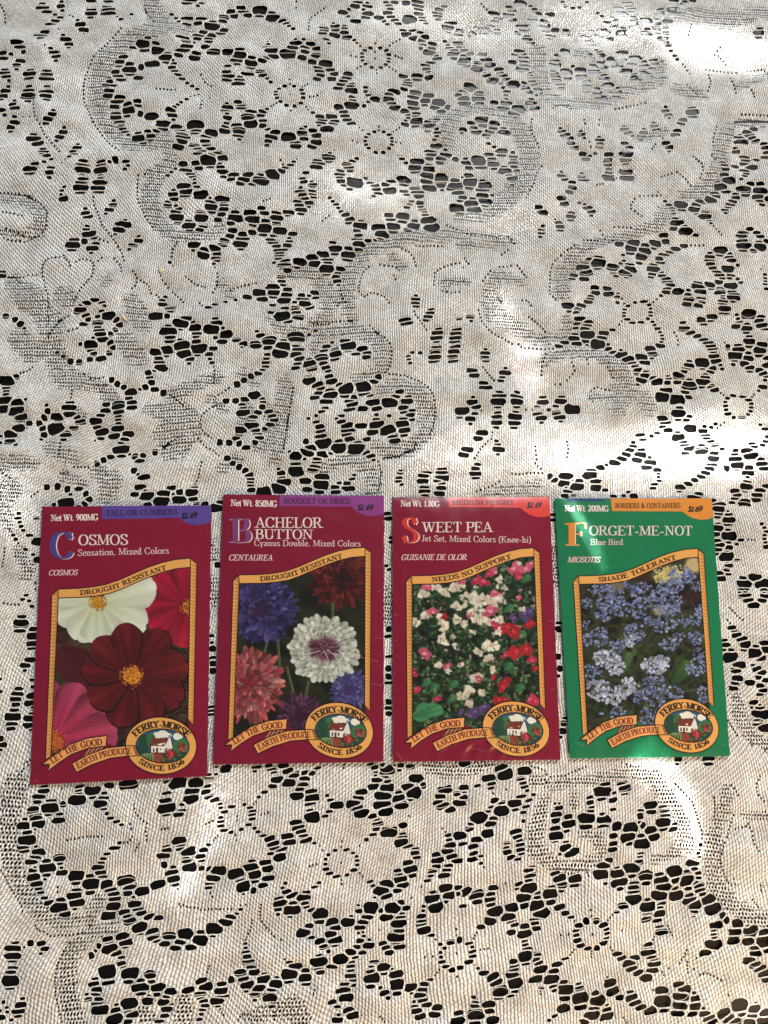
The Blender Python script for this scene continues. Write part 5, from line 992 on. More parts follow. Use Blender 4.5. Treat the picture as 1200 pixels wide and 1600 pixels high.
class Packet:
    def __init__(s, i, label):
        s.i = i
        q = np.array(PACKETS[i])
        s.centre = q.mean(0)
        s.q = q - s.centre
        s.A = ART[i]
        s.z0 = 2.45
        e = bpy.data.objects.new('seed_packet', None)
        C.objects.link(e)
        e.location = (s.centre[0] * MM, s.centre[1] * MM, s.z0 * MM)
        e.empty_display_size = 0.02
        e['label'] = label
        e['category'] = 'seed packet'
        e['group'] = 'seed packets laid side by side in a row on the lace'
        s.e = e
        s.k = 0

    def uv(s, pts):
        """artwork drawing units -> 0..1 over the packet face"""
        return apply_h(s.A['to'], pts)

    def uvc(s, pts):
        """same, from the drawing units of the first packet (shared layout)"""
        return apply_h(ART[0]['to'], pts)

    def bulge(s, u, v):
        u = np.asarray(u, float)
        v = np.asarray(v, float)
        d = np.minimum(np.minimum(u, 1 - u) * PW, np.minimum(v, 1 - v) * PH)
        d = np.maximum(d, 0)
        x, y = u * PW, v * PH
        b = 0.75 * (1 - np.exp(-d / 9.0)) + 0.5 * np.sin(PI * np.clip(u, 0, 1)) * np.sin(PI * np.clip(v, 0, 1))
        b = b + 0.075 * ripple[s.i](x, y) + 0.006 * fine_r[s.i](x, y)
        # folded bottom flap stands a little proud, with its crease
        f = np.clip((v - 0.955) / 0.03, 0, 1)
        b = b + 0.16 * f * f * (3 - 2 * f)
        for (pi_, ax, ay, bx, by, wd, hh) in FOLDS:
            if pi_ != s.i:
                continue
            ex_, ey_ = (bx - ax) * PW, (by - ay) * PH
            tt = np.clip(((x - ax * PW) * ex_ + (y - ay * PH) * ey_) / (ex_ ** 2 + ey_ ** 2), 0, 1)
            dd = np.hypot(x - ax * PW - tt * ex_, y - ay * PH - tt * ey_)
            b = b + hh * np.exp(-(dd / wd) ** 2)
        if s.i == 2:   # crumpled lower edge
            wv = np.exp(-((v - 0.955) / 0.035) ** 2) * np.exp(-((u - 0.55) / 0.33) ** 2)
            b = b + wv * 0.34 * np.sin(u * 46 + 3 * np.sin(v * 40)) + wv * 0.2 * np.sin(u * 83 + v * 50)
            b = b - 1.3 * np.exp(-v * PH / 6.0) + 0.25 * np.exp(-v * PH / 14.0) * np.sin(u * 7 + 1)
        if s.i == 3:   # gentle lengthwise curl
            b = b + 0.10 * np.sin((u * 1.1 + v * 0.28) * 9)
        return b

    def world(s, uv, h=0.0):
        uv = np.asarray(uv, float).reshape(-1, 2)
        u, v = uv[:, 0:1], uv[:, 1:2]
        p = s.q[0] * (1 - u) * (1 - v) + s.q[1] * u * (1 - v) + s.q[2] * u * v + s.q[3] * (1 - u) * v
        z = s.bulge(u[:, 0], v[:, 0]) + h
        return np.c_[p, z] * MM

    def h(s, layer):
        return 0.02 + 0.035 * layer

    def fill(s, name, polys, col, layer, parent=None, cols=None, grid=2.2, rough=0.36):
        """polygons (uv) filled with a grid so that they follow the paper"""
        V, F, mi = [], [], []
        for n_, poly in enumerate(polys):
            P = np.asarray(poly, float) * [PW, PH]
            n = len(P)
            # subdivide edges
            Q = []
            for i in range(n):
                a, b = P[i], P[(i + 1) % n]
                m = max(1, int(np.hypot(*(b - a)) / grid))
                for k in range(m):
                    Q.append(a + (b - a) * k / m)
            pts = [Vector(q) for q in Q]
            loop = list(range(len(pts)))
            lo, hi = P.min(0), P.max(0)
            x = lo[0] + grid * 0.5
            while x < hi[0]:
                y = lo[1] + grid * 0.5
                while y < hi[1]:
                    pts.append(Vector((x, y)))
                    y += grid
                x += grid
            ov, _, of, _, _, fo = delaunay_2d_cdt(pts, [], [loop], 1, 1e-5)
            uvp = np.array([(v[0] / PW, v[1] / PH) for v in ov])
            base = sum(len(x_) for x_ in V)
            V.append(s.world(uvp, s.h(layer) + 0.002 * (n_ % 7)))
            for f in of:
                f = [base + q for q in f]
                F.append(f)
                mi.append(n_)
        if not F:
            return None
        V = np.vstack(V)
        F2 = []
        for f in F:
            a, b, c = V[f[0]], V[f[1]], V[f[2]]
            nz = (b[0] - a[0]) * (c[1] - a[1]) - (b[1] - a[1]) * (c[0] - a[0])
            F2.append(f if nz > 0 else f[::-1])
        if cols is not None:
            ms = []
            idx = {}
            fm = []
            for m_ in mi:
                c_ = tuple(cols[m_])
                if c_ not in idx:
                    idx[c_] = len(ms)
                    ms.append(paper_mat(c_, rough=rough))
                fm.append(idx[c_])
            return mesh_obj(name, V, F2, parent=parent or s.e, smooth=True, fmat=fm, mats=ms)
        return mesh_obj(name, V, F2, paper_mat(col, rough=rough), parent or s.e, smooth=True)

    def strips(s, name, strips, col, layer, parent=None):
        """list of (left, right) uv point lists -> quads"""
        V, F = [], []
        base = 0
        for n_, (L, R) in enumerate(strips):
            m = len(L)
            uvp = np.array([p for pr in zip(L, R) for p in pr])
            V.append(s.world(uvp, s.h(layer) + 0.0025 * (n_ % 11)))
            for i in range(m - 1):
                a = base + 2 * i
                F.append((a, a + 1, a + 3, a + 2))
            base += 2 * m
        V = np.vstack(V)
        F2 = []
        for f in F:
            a, b, c = V[f[0]], V[f[1]], V[f[2]]
            nz = (b[0] - a[0]) * (c[1] - a[1]) - (b[1] - a[1]) * (c[0] - a[0])
            F2.append(f if nz > 0 else f[::-1])
        return mesh_obj(name, V, F2, paper_mat(col), parent or s.e, smooth=True)

    def line(s, name, paths, wmm, col, layer, parent=None, step=1.5):
        out = []
        for P in paths:
            P = np.asarray(P, float) * [PW, PH]
            Q = []
            for a, b in zip(P[:-1], P[1:]):
                m = max(1, int(np.hypot(*(b - a)) / step))
                Q += [a + (b - a) * k / m for k in range(m)]
            Q.append(P[-1])
            Q = np.array(Q)
            L, R = [], []
            for i in range(len(Q)):
                d = Q[min(i + 1, len(Q) - 1)] - Q[max(i - 1, 0)]
                d /= np.hypot(*d) + 1e-9
                nrm = np.array((-d[1], d[0])) * wmm / 2
                L.append((Q[i] + nrm) / [PW, PH])
                R.append((Q[i] - nrm) / [PW, PH])
            out.append((L, R))
        return s.strips(name, out, col, layer, parent)

    def text(s, name, txt, path, hgt, col, layer, parent=None, bold=0.17, thin=0.075, slant=0.0, space=0.06, shared=False, stretch=None, own=None):
        """lettering along a baseline path (drawing units), fitted to its length; hgt = cap height in drawing units"""
        P = catmull(path, 8) if len(path) > 2 else [np.array(p, float) for p in path]
        P = np.array(P)
        seg = np.hypot(*np.diff(P, axis=0).T)
        cum = np.r_[0, np.cumsum(seg)]
        tot = cum[-1]
        adv = sum(GLY[c][0] + space for c in txt) - space
        sx = tot / adv
        cur = 0.0
        out = []
        for ch in txt:
            w, st = glyph_strips(ch, bold, thin)
            for L, R in st:
                res = []
                for side in (L, R):
                    o_ = []
                    for p in side:
                        d = cur + p[0] * sx
                        y = p[1] * hgt
                        d += slant * y
                        dd = min(max(d, 0), tot)
                        i = min(int(np.searchsorted(cum, dd, side='right')) - 1, len(seg) - 1)
                        i = max(i, 0)
                        t_ = (P[i + 1] - P[i]) / (seg[i] + 1e-9)
                        q = P[i] + t_ * (d - cum[i])
                        o_.append(q + np.array((t_[1], -t_[0])) * y)
                    res.append((s.uvc if shared else s.uv)(o_))
                out.append(res)
            cur += (w + space) * sx
        return s.strips(name, out, col, layer, parent)


# ------------------------------------------------------------------ printed flower pictures (painted colour per point)
class Canvas:
    def __init__(s, w, h, seed):
        s.w, s.h = w, h
        s.r = np.random.default_rng(seed)
        s.a = np.zeros((h, w, 3))
        yy, xx = np.mgrid[0:h, 0:w]
        s.X = xx * 2.0
        s.Y = yy * 2.0

    def box(s, x0, y0, x1, y1):
        a, b = max(0, int(x0 / 2)), max(0, int(y0 / 2))
        c, d = min(s.w, int(x1 / 2) + 1), min(s.h, int(y1 / 2) + 1)
        if c <= a or d <= b:
            return None
        return slice(b, d), slice(a, c)

    def put(s, sl, m, col):
        m = np.clip(m, 0, 1)[..., None]
        s.a[sl] = s.a[sl] * (1 - m) + col * m

    def petal(s, cx, cy, ang, L, Wd, c0, c1, r0=0.0, streak=0.12, notch=0.0, edge=None, tip=0.5, shade=0.0):
        """petal from the centre outward: colour c0 at its root to c1 at its tip"""
        R = L * 1.15
        sl = s.box(cx - R, cy - R, cx + R, cy + R)
        if sl is None:
            return
        x = s.X[sl] - cx
        y = s.Y[sl] - cy
        ca, sa = math.cos(ang), math.sin(ang)
        u = (x * ca + y * sa) / L
        v = (-x * sa + y * ca) / Wd
        uu = np.clip((u - r0) / (1 - r0), 1e-4, 1)
        prof = np.sin(PI * uu ** tip * 0.97 + 0.03) ** 0.55
        if tip < 0.99:
            prof = np.minimum(1, uu * 1.5) ** 0.85 * np.clip((1 - uu) * 4.5, 0, 1) ** 0.45
        ph = s.r.random() * 6
        lim = 1 + notch * np.sin(v * 9 + ph) * 0.5
        m = np.clip((prof - np.abs(v)) * Wd / 2.5, 0, 1) * (u > r0) * np.clip((lim - u) * L / 3 + 0.3, 0, 1)
        g = np.clip(uu, 0, 1)[..., None]
        col = np.array(c0, float) * (1 - g) + np.array(c1, float) * g
        st = np.sin(v * 17 / (0.4 + uu) * 0.6 + ph) * 0.6 + np.sin(v * 41 + ph * 3) * 0.4
        col = col * (1 + streak * st[..., None])
        col = col * (1 - shade * np.clip(np.abs(v), 0, 1)[..., None] ** 2)
        if edge is not None:
            e = np.clip(1 - (prof - np.abs(v)) * 4, 0, 1)[..., None]
            col = col * (1 - 0.5 * e) + np.array(edge, float) * 0.5 * e
        s.put(sl, m, col)

    def blob(s, cx, cy, rx, ry, col, soft=2.0, ang=0.0, lump=0.0):
        R = max(rx, ry) * (1.2 + lump)
        sl = s.box(cx - R - 3, cy - R - 3, cx + R + 3, cy + R + 3)
        if sl is None:
            return
        x = s.X[sl] - cx
        y = s.Y[sl] - cy
        ca, sa = math.cos(ang), math.sin(ang)
        u, v = (x * ca + y * sa) / rx, (-x * sa + y * ca) / ry
        r = np.hypot(u, v)
        if lump:
            th = np.arctan2(v, u)
            r = r / (1 + lump * np.sin(th * 3 + s.r.random() * 6) + lump * 0.6 * np.sin(th * 5 + s.r.random() * 6))
        m = np.clip((1 - r) * min(rx, ry) / soft, 0, 1)
        s.put(sl, m, np.array(col, float))

    def stroke(s, x0, y0, x1, y1, w, col):
        sl = s.box(min(x0, x1) - w, min(y0, y1) - w, max(x0, x1) + w, max(y0, y1) + w)
        if sl is None:
            return
        dx, dy = x1 - x0, y1 - y0
        t_ = np.clip(((s.X[sl] - x0) * dx + (s.Y[sl] - y0) * dy) / (dx * dx + dy * dy + 1e-6), 0, 1)
        d = np.hypot(s.X[sl] - x0 - t_ * dx, s.Y[sl] - y0 - t_ * dy)
        s.put(sl, np.clip((w / 2 - d) / 1.5 + 0.5, 0, 1), np.array(col, float))

    def clouds(s, cols, sc, seed):
        n = Noise2(seed, sc, sc * 5, 30)(s.X, s.Y)
        n = np.clip(n * 0.28 + 0.5, 0, 1)
        k = n * (len(cols) - 1)
        i = np.clip(k.astype(int), 0, len(cols) - 2)
        f = (k - i)[..., None]
        c = np.array(cols, float)
        s.a = c[i] * (1 - f) + c[i + 1] * f

    def disc(s, cx, cy, r, cols, n=160):
        """stamen disc of many small dabs"""
        s.blob(cx, cy, r * 0.8, r * 0.8, cols[0], 6)
        for _ in range(n):
            a = s.r.random() * 2 * PI
            d = r * math.sqrt(s.r.random()) * (1.05 if s.r.random() < 0.7 else 1.18)
            c = cols[s.r.integers(1, len(cols))]
            if d > r * 0.8 and s.r.random() < 0.45:
                c = cols[-1]
            s.blob(cx + d * math.cos(a), cy + d * math.sin(a), 4.2, 3.6, c, 1.5, s.r.random() * 3)

    def sample(s, p):
        x = np.clip(p[:, 0] / 2, 0, s.w - 1.001)
        y = np.clip(p[:, 1] / 2, 0, s.h - 1.001)
        i, j = x.astype(int), y.astype(int)
        fx, fy = (x - i)[:, None], (y - j)[:, None]
        a = s.a
        return (a[j, i] * (1 - fx) * (1 - fy) + a[j, i + 1] * fx * (1 - fy) + a[j + 1, i] * (1 - fx) * fy + a[j + 1, i + 1] * fx * fy)


def grass(cv, n, x0, y0, x1, y1, cols, lmin, lmax, w=3):
    for _ in range(n):
        x = cv.r.uniform(x0, x1)
        y = cv.r.uniform(y0, y1)
        a = cv.r.uniform(0, PI)
        L = cv.r.uniform(lmin, lmax)
        c = np.array(cols[cv.r.integers(len(cols))], float) * cv.r.uniform(0.7, 1.2)
        cv.stroke(x, y, x + L * math.cos(a), y + L * math.sin(a), w * cv.r.uniform(0.5, 1.3), c)


def paint_cosmos():
    cv = Canvas(530, 810, 1)
    cv.clouds([(24, 18, 14), (48, 26, 22), (62, 30, 30), (70, 52, 34), (50, 46, 30)], 70, 5)
    grass(cv, 120, 160, 740, 420, 1010, [(92, 88, 52), (70, 70, 40), (110, 96, 60), (60, 30, 26)], 30, 110, 3)
    grass(cv, 60, 760, 780, 900, 1200, [(92, 98, 62), (60, 74, 40)], 30, 90, 3)
    grass(cv, 60, 500, 1180, 700, 1340, [(60, 68, 36), (40, 40, 26)], 30, 90, 3)
    # dark red flower out of focus behind
    for a, L in ((2.9, 250), (2.4, 230), (1.9, 240)):
        cv.petal(420, 860, a, L, 110, (62, 16, 22), (78, 24, 30), streak=0.06)
    # red pink flower at right
    cx, cy = 890, 590
    for a, L, Wd in ((3.95, 250, 95), (3.15, 262, 70), (2.55, 240, 92), (1.75, 225, 95), (4.75, 240, 105)):
        cv.petal(cx, cy, a, L, Wd, (120, 10, 34), (172, 22, 56), streak=0.13, notch=0.05, shade=0.35)
    cv.disc(cx, cy, 42, [(150, 90, 30), (214, 150, 40), (190, 110, 40), (90, 30, 24)])
    # white flower at top
    cx, cy = 402, 566
    for a, L, Wd in ((0.50, 300, 100), (-0.28, 330, 105), (2.75, 250, 78), (3.3, 250, 70), (2.1, 240, 95), (1.25, 232, 100)):
        cv.petal(cx, cy, a, L, Wd, (196, 200, 160), (222, 226, 208), streak=0.045, notch=0.06, edge=(186, 194, 172), shade=0.16)
    cv.petal(cx, cy, 1.62, 225, 88, (190, 198, 158), (214, 222, 200), streak=0.05, notch=0.07, shade=0.14)
    cv.disc(cx, cy, 46, [(190, 140, 40), (232, 170, 44), (206, 128, 34), (120, 66, 30)], 220)
    # pink flower bottom left
    cx, cy = 165, 1320
    for a, L, Wd in ((-1.62, 330, 70), (-1.15, 345, 100), (-0.62, 370, 120), (-0.16, 350, 120), (0.4, 300, 100)):
        cv.petal(cx, cy, a, L, Wd, (170, 40, 74), (172, 66, 96), streak=0.10, notch=0.04, shade=0.45)
    cv.disc(cx, cy, 60, [(176, 84, 30), (228, 140, 50), (196, 96, 40), (120, 50, 30)], 240)
    # big deep red flower
    cx, cy = 590, 965
    for a, L, Wd, c in ((-0.95, 300, 84, 0), (-0.2, 305, 100, 8), (0.48, 300, 100, 2), (1.15, 285, 92, 6), (1.85, 282, 92, 0), (2.6, 268, 96, 7), (3.3, 275, 80, 2), (3.9, 285, 84, 8), (4.55, 290, 84, 1)):
        cv.petal(cx + 4, cy + 5, a, L * 1.02, Wd * 1.07, (26, 4, 8), (38, 8, 12), streak=0.05, notch=0.05)
        cv.petal(cx, cy, a, L, Wd, (62 + c, 10, 16), (102 + c, 18 + c, 30), streak=0.14, notch=0.06, shade=0.42, edge=(112, 34, 40))
    cv.disc(cx, cy, 60, [(196, 120, 34), (228, 150, 44), (206, 118, 38), (236, 176, 66), (110, 40, 24)], 320)
    return cv


def thistle(cv, cx, cy, R, cols, core, n=80, flat=1.0, inner=0.25, wd=0.10):
    for ring in range(5):
        rr = R * (1 - 0.17 * ring)
        m = int(n / (1 + 0.25 * ring))
        for k in range(m):
            a = 2 * PI * (k + cv.r.random() * 0.8) / m
            L = rr * cv.r.uniform(0.78, 1.06)
            c = np.array(cols[cv.r.integers(len(cols))], float)
            d = cv.r.uniform(0.62, 1.12)
            cv.petal(cx + cv.r.normal() * R * 0.05, cy + cv.r.normal() * R * 0.05, a, L * (1 - (1 - flat) * abs(math.sin(a))), R * wd * cv.r.uniform(0.7, 1.3),
                     c * 0.45, c * d, streak=0.1, shade=0.55, tip=1.25)
    for k in range(60):
        a = cv.r.random() * 2 * PI
        d = cv.r.random() * R * inner
        c = np.array(core[cv.r.integers(len(core))], float)
        cv.stroke(cx + d * math.cos(a) * 0.3, cy + d * math.sin(a) * 0.3, cx + d * 1.5 * math.cos(a), cy + d * 1.5 * math.sin(a), R * 0.03, c)


def paint_bachelor():
    cv = Canvas(520, 810, 2)
    cv.clouds([(14, 14, 8), (26, 26, 14), (38, 40, 24), (30, 26, 16)], 90, 6)
    for (x, y, x2, y2) in ((385, 800, 400, 1000), (440, 1000, 500, 1240), (560, 1080, 520, 1260), (700, 400, 690, 760), (330, 860, 300, 980)):
        cv.stroke(x, y, x2, y2, 16, (64, 74, 44))
        cv.stroke(x + 4, y, x2 + 4, y2, 5, (92, 100, 66))
    thistle(cv, 740, 500, 185, [(96, 22, 24), (78, 14, 18), (122, 38, 32)], [(40, 8, 12)], 80, 0.98)
    thistle(cv, 300, 680, 205, [(74, 62, 128), (60, 48, 110), (96, 82, 150), (50, 40, 92)], [(40, 26, 60), (60, 30, 70)], 96, 0.95)
    thistle(cv, 510, 1270, 130, [(92, 44, 82), (74, 34, 66), (112, 60, 98)], [(50, 20, 44)], 60)
    thistle(cv, 790, 1120, 120, [(96, 92, 160), (80, 76, 150), (120, 114, 180)], [(60, 40, 90)], 60)
    thistle(cv, 235, 1100, 205, [(206, 108, 108), (190, 88, 92), (222, 146, 140), (170, 66, 76)], [(140, 44, 50), (110, 30, 38)], 90, 1.0)
    # white flower with a purple heart
    cx, cy = 645, 900
    for ring in range(4):
        rr = 222 * (1 - 0.14 * ring)
        for k in range(34):
            a = 2 * PI * (k + cv.r.random() * 0.7) / 34
            L = rr * cv.r.uniform(0.85, 1.03) * (1 - 0.12 * abs(math.sin(a)))
            g = cv.r.uniform(0.78, 1.05)
            cv.petal(cx, cy, a, L, 22 + cv.r.random() * 9, np.array((150, 140, 132)) * g, np.array((222, 228, 214)) * g, r0=0.35, streak=0.08, shade=0.45, edge=(150, 160, 148))
    cv.blob(cx, cy - 6, 92, 72, (92, 52, 66), 26, lump=0.1)
    for k in range(110):
        a = cv.r.random() * 2 * PI
        d = cv.r.uniform(10, 100)
        c = [(58, 22, 40), (96, 50, 70), (132, 96, 104), (70, 30, 50), (170, 150, 150)][cv.r.integers(5)]
        cv.stroke(cx + d * .55 * math.cos(a), cy + d * .42 * math.sin(a), cx + d * math.cos(a), cy + d * .8 * math.sin(a), 6, c)
    return cv


def paint_sweetpea():
    cv = Canvas(520, 810, 3)
    cv.clouds([(12, 16, 10), (22, 34, 20), (34, 54, 32), (18, 26, 16)], 40, 7)
    G = [(60, 106, 62), (46, 84, 50), (80, 128, 80), (104, 142, 98), (34, 60, 38), (74, 100, 68), (120, 140, 100)]
    grass(cv, 300, 110, 380, 880, 1400, [(52, 80, 50), (84, 104, 72), (34, 56, 34), (110, 112, 84)], 20, 80, 3.2)
    for k in range(760):
        x, y = cv.r.uniform(120, 870), cv.r.uniform(380, 1390)
        c = np.array(G[cv.r.integers(len(G))], float) * cv.r.uniform(0.7, 1.15)
        cv.petal(x, y, cv.r.random() * 2 * PI, cv.r.uniform(16, 50), cv.r.uniform(6, 14), c * 0.6, c, streak=0.12, shade=0.4, tip=1.2)
    cv.blob(225, 1260, 92, 50, (62, 130, 84), 5, -0.25, 0.12)
    cv.petal(140, 1290, -0.3, 180, 40, (40, 96, 60), (72, 140, 92), streak=0.12)
    for (x, y) in ((215, 1100), (260, 1130), (370, 1110), (680, 1010), (745, 1130), (780, 510), (680, 680), (755, 830), (360, 1190)):
        cv.petal(x - 25, y + 20, -0.7, 70, 26, (40, 92, 54), (66, 124, 76), streak=0.1, shade=0.3)

    def bloom(x, y, s_, c, c2):
        s_ *= 1.28
        x += cv.r.normal() * 4
        for k in range(3):
            a = cv.r.uniform(0, 2 * PI)
            cv.blob(x + s_ * 0.45 * math.cos(a + 2.1 * k), y + s_ * 0.4 * math.sin(a + 2.1 * k), s_ * cv.r.uniform(0.5, 0.75), s_ * cv.r.uniform(0.38, 0.55),
                    np.array(c, float) * cv.r.uniform(0.82, 1.04), 5, cv.r.uniform(0, 3), 0.16)
        cv.blob(x, y, s_ * 0.28, s_ * 0.4, c2, 5, cv.r.uniform(0, 3), 0.1)
        cv.stroke(x - s_ * .3, y + s_ * .1, x + s_ * .3, y + s_ * .3, 2.5, np.array(c, float) * 0.6)
    Wt, Wp = (228, 222, 200), (206, 176, 160)
    PK, RD, PU, CR = (200, 90, 116), (168, 34, 44), (84, 60, 108), (184, 46, 78)
    for k in range(26):
        x, y = cv.r.normal(500, 120), cv.r.normal(650, 70)
        bloom(x, y, cv.r.uniform(12, 22), Wt, Wp)
    for (x, y, s_) in ((195, 590, 28), (270, 560, 30), (315, 590, 32), (390, 545, 34), (430, 530, 26), (435, 600, 26), (480, 610, 32), (520, 630, 38), (560, 620, 36), (600, 640, 34), (635, 600, 28),
                       (390, 660, 28), (640, 510, 24), (165, 740, 32), (215, 715, 28), (290, 730, 30), (320, 770, 32), (325, 850, 32), (380, 735, 26), (420, 755, 28), (470, 700, 28), (500, 740, 34),
                       (540, 725, 30), (585, 740, 30), (635, 735, 24), (630, 800, 26), (550, 900, 40), (590, 880, 38), (575, 960, 30), (520, 915, 28), (290, 1005, 28), (330, 1020, 26), (420, 990, 20),
                       (515, 1080, 38), (545, 1140, 30), (455, 1150, 38), (420, 1170, 28), (455, 1215, 32), (590, 1020, 22), (380, 885, 18), (490, 800, 20), (750, 430, 22), (230, 600, 22)):
        bloom(x, y, s_, Wt, Wp)
    for k in range(120):
        x, y = cv.r.uniform(140, 850), cv.r.uniform(520, 1300)
        c = [(214, 204, 182), (190, 120, 130), (150, 150, 110), (120, 150, 100), (196, 150, 150)][cv.r.integers(5)]
        bloom(x, y, cv.r.uniform(6, 12), c, np.array(c) * 0.8)
    grass(cv, 160, 110, 480, 880, 1400, [(84, 120, 76), (120, 140, 100), (52, 90, 56)], 16, 60, 2.4)
    for (x, y, s_) in ((225, 545, 28), (250, 695, 30), (420, 515, 24), (600, 580, 26), (580, 690, 36), (610, 470, 30), (705, 450, 34), (780, 450, 36), (815, 420, 26), (340, 1000, 26), (205, 930, 34), (520, 1075, 22), (465, 710, 18), (735, 610, 22)):
        bloom(x, y, s_, PK, (226, 150, 160))
    for (x, y, s_) in ((500, 510, 30), (545, 520, 34), (570, 480, 24), (745, 500, 28), (815, 970, 28), (800, 1190, 38), (840, 1200, 24), (150, 1040, 24), (160, 1130, 26), (285, 1190, 22), (600, 770, 24), (670, 940, 24)):
        bloom(x, y, s_, CR, (220, 90, 120))
    for (x, y, s_) in ((680, 780, 34), (710, 805, 36), (790, 760, 30), (815, 760, 22), (735, 920, 40), (780, 905, 36), (660, 1090, 34), (655, 1120, 34), (640, 1190, 36), (670, 1190, 26), (840, 1010, 22), (330, 715, 22), (590, 1060, 20)):
        bloom(x, y, s_, RD, (206, 60, 60))
    for (x, y, s_) in ((780, 700, 40), (810, 690, 30), (705, 730, 26), (470, 1280, 38), (500, 1260, 30), (545, 1230, 36), (420, 1265, 22)):
        bloom(x, y, s_, PU, (120, 90, 150))
    return cv


def paint_forget():
    cv = Canvas(545, 810, 4)
    cv.clouds([(20, 18, 14), (38, 38, 26), (56, 60, 38), (44, 44, 32), (30, 22, 22)], 60, 8)
    cv.blob(680, 500, 95, 60, (176, 160, 96), 30, lump=0.15)
    cv.blob(820, 440, 60, 60, (190, 168, 120), 24, lump=0.1)
    cv.blob(540, 510, 50, 40, (60, 30, 24), 20)
    cv.blob(820, 620, 70, 50, (52, 26, 30), 20)
    cv.blob(640, 700, 60, 40, (150, 146, 120), 20)
    cv.blob(390, 560, 55, 40, (120, 104, 90), 20)
    for _ in range(90):
        cv.blob(cv.r.uniform(600, 760), cv.r.uniform(440, 540), 8, 7, (206, 196, 130), 3)
    grass(cv, 200, 180, 500, 920, 1400, [(62, 78, 44), (78, 92, 56), (44, 54, 32)], 30, 130, 4)
    for k in range(90):
        x, y = cv.r.uniform(200, 900), cv.r.uniform(720, 1380)
        c = np.array([(58, 84, 44), (44, 66, 38), (74, 96, 54)][cv.r.integers(3)], float) * cv.r.uniform(0.7, 1.1)
        cv.petal(x, y, cv.r.uniform(0, 2 * PI), cv.r.uniform(40, 110), cv.r.uniform(14, 30), c * 0.6, c, streak=0.1, shade=0.4)
    cv.petal(700, 1120, -0.9, 170, 60, (40, 64, 36), (66, 98, 46), streak=0.1, shade=0.4)
    cv.petal(430, 1060, -1.3, 130, 30, (54, 80, 50), (84, 110, 72), streak=0.1, shade=0.3)

    def cluster(x, y, rx, ry, light=0):
        n = int(rx * ry / 52)
        for k in range(n):
            a = cv.r.random() * 2 * PI
            d = math.sqrt(cv.r.random())
            px, py = x + rx * d * math.cos(a), y + ry * d * math.sin(a)
            b = cv.r.uniform(0.6, 1.22)
            base = np.array([(108, 122, 172), (88, 104, 160), (136, 148, 190)][cv.r.integers(3)] if not light else [(172, 182, 206), (150, 162, 198), (190, 196, 212)][cv.r.integers(3)], float) * b
            r = cv.r.uniform(6, 9.5) + light * 1.6
            ph = cv.r.random() * 6
            for q in range(5):
                t_ = ph + q * 1.2566
                cv.blob(px + r * 0.62 * math.cos(t_), py + r * 0.55 * math.sin(t_), r * 0.52, r * 0.46, base * cv.r.uniform(0.85, 1.1), 1.6)
            cv.blob(px, py, 2.2, 2.2, (226, 220, 190) if cv.r.random() < 0.7 else (120, 90, 60), 1.2)
    for c in ((300, 580, 70, 34), (380, 610, 55, 45), (330, 660, 55, 60), (310, 720, 55, 45), (420, 690, 50, 50), (220, 660, 34, 30), (460, 550, 36, 24), (535, 590, 70, 50), (510, 690, 50, 55), (590, 650, 45, 45),
              (660, 570, 50, 50), (760, 500, 80, 55), (720, 560, 60, 40), (700, 640, 60, 70), (690, 700, 60, 34), (850, 560, 34, 30), (860, 700, 30, 40), (650, 780, 70, 45), (580, 760, 34, 30), (790, 760, 80, 36), (840, 850, 45, 45),
              (290, 850, 55, 55), (220, 870, 30, 40), (215, 780, 24, 30), (490, 830, 60, 60), (390, 900, 45, 36), (690, 890, 60, 36), (740, 850, 36, 28), (860, 940, 36, 36), (840, 1020, 60, 50), (250, 1060, 60, 55),
              (600, 1120, 70, 60), (720, 1160, 50, 40), (880, 1170, 40, 50), (520, 1190, 50, 34), (400, 1280, 44, 44), (570, 1300, 50, 60), (620, 1210, 50, 40), (300, 1290, 14, 14)):
        cluster(*c)
    for c in ((330, 970, 70, 50), (380, 1010, 55, 60), (600, 1010, 80, 50), (640, 990, 50, 40), (290, 1150, 70, 60), (370, 1180, 70, 50), (460, 1130, 55, 50), (470, 870, 40, 34)):
        cluster(*c, 1)
    return cv


PAINT = [paint_cosmos, paint_bachelor, paint_sweetpea, paint_forget]
_pic_mat = []


def pic_mat():
    if not _pic_mat:
        _pic_mat.append(attr_mat('printed_picture', 'Col', 0.34))
    return _pic_mat[0]


GOLD, GOLD2, INK = (222, 160, 84), (192, 128, 58), (34, 16, 14)
# shared layout, in the drawing units of the first packet
LOWER = [(188, 543), (330, 538), (400, 531), (470, 518), (535, 494), (600, 465), (675, 433), (750, 405), (825, 385), (903, 377)]
UPPER = [(185, 495), (300, 491), (375, 484), (450, 470), (525, 444), (600, 411), (675, 378), (750, 352), (825, 335), (903, 328)]


def ell(cx, cy, rx, ry, n=64, a0=0.0, a1=2 * PI, tilt=0.0):
    out = []
    for k in range(n):
        a = a0 + (a1 - a0) * k / (n if abs(a1 - a0 - 2 * PI) < 1e-6 else n - 1)
        x, y = rx * math.cos(a), ry * math.sin(a)
        out.append((cx + x * math.cos(tilt) - y * math.sin(tilt), cy + x * math.sin(tilt) + y * math.cos(tilt)))
    return out


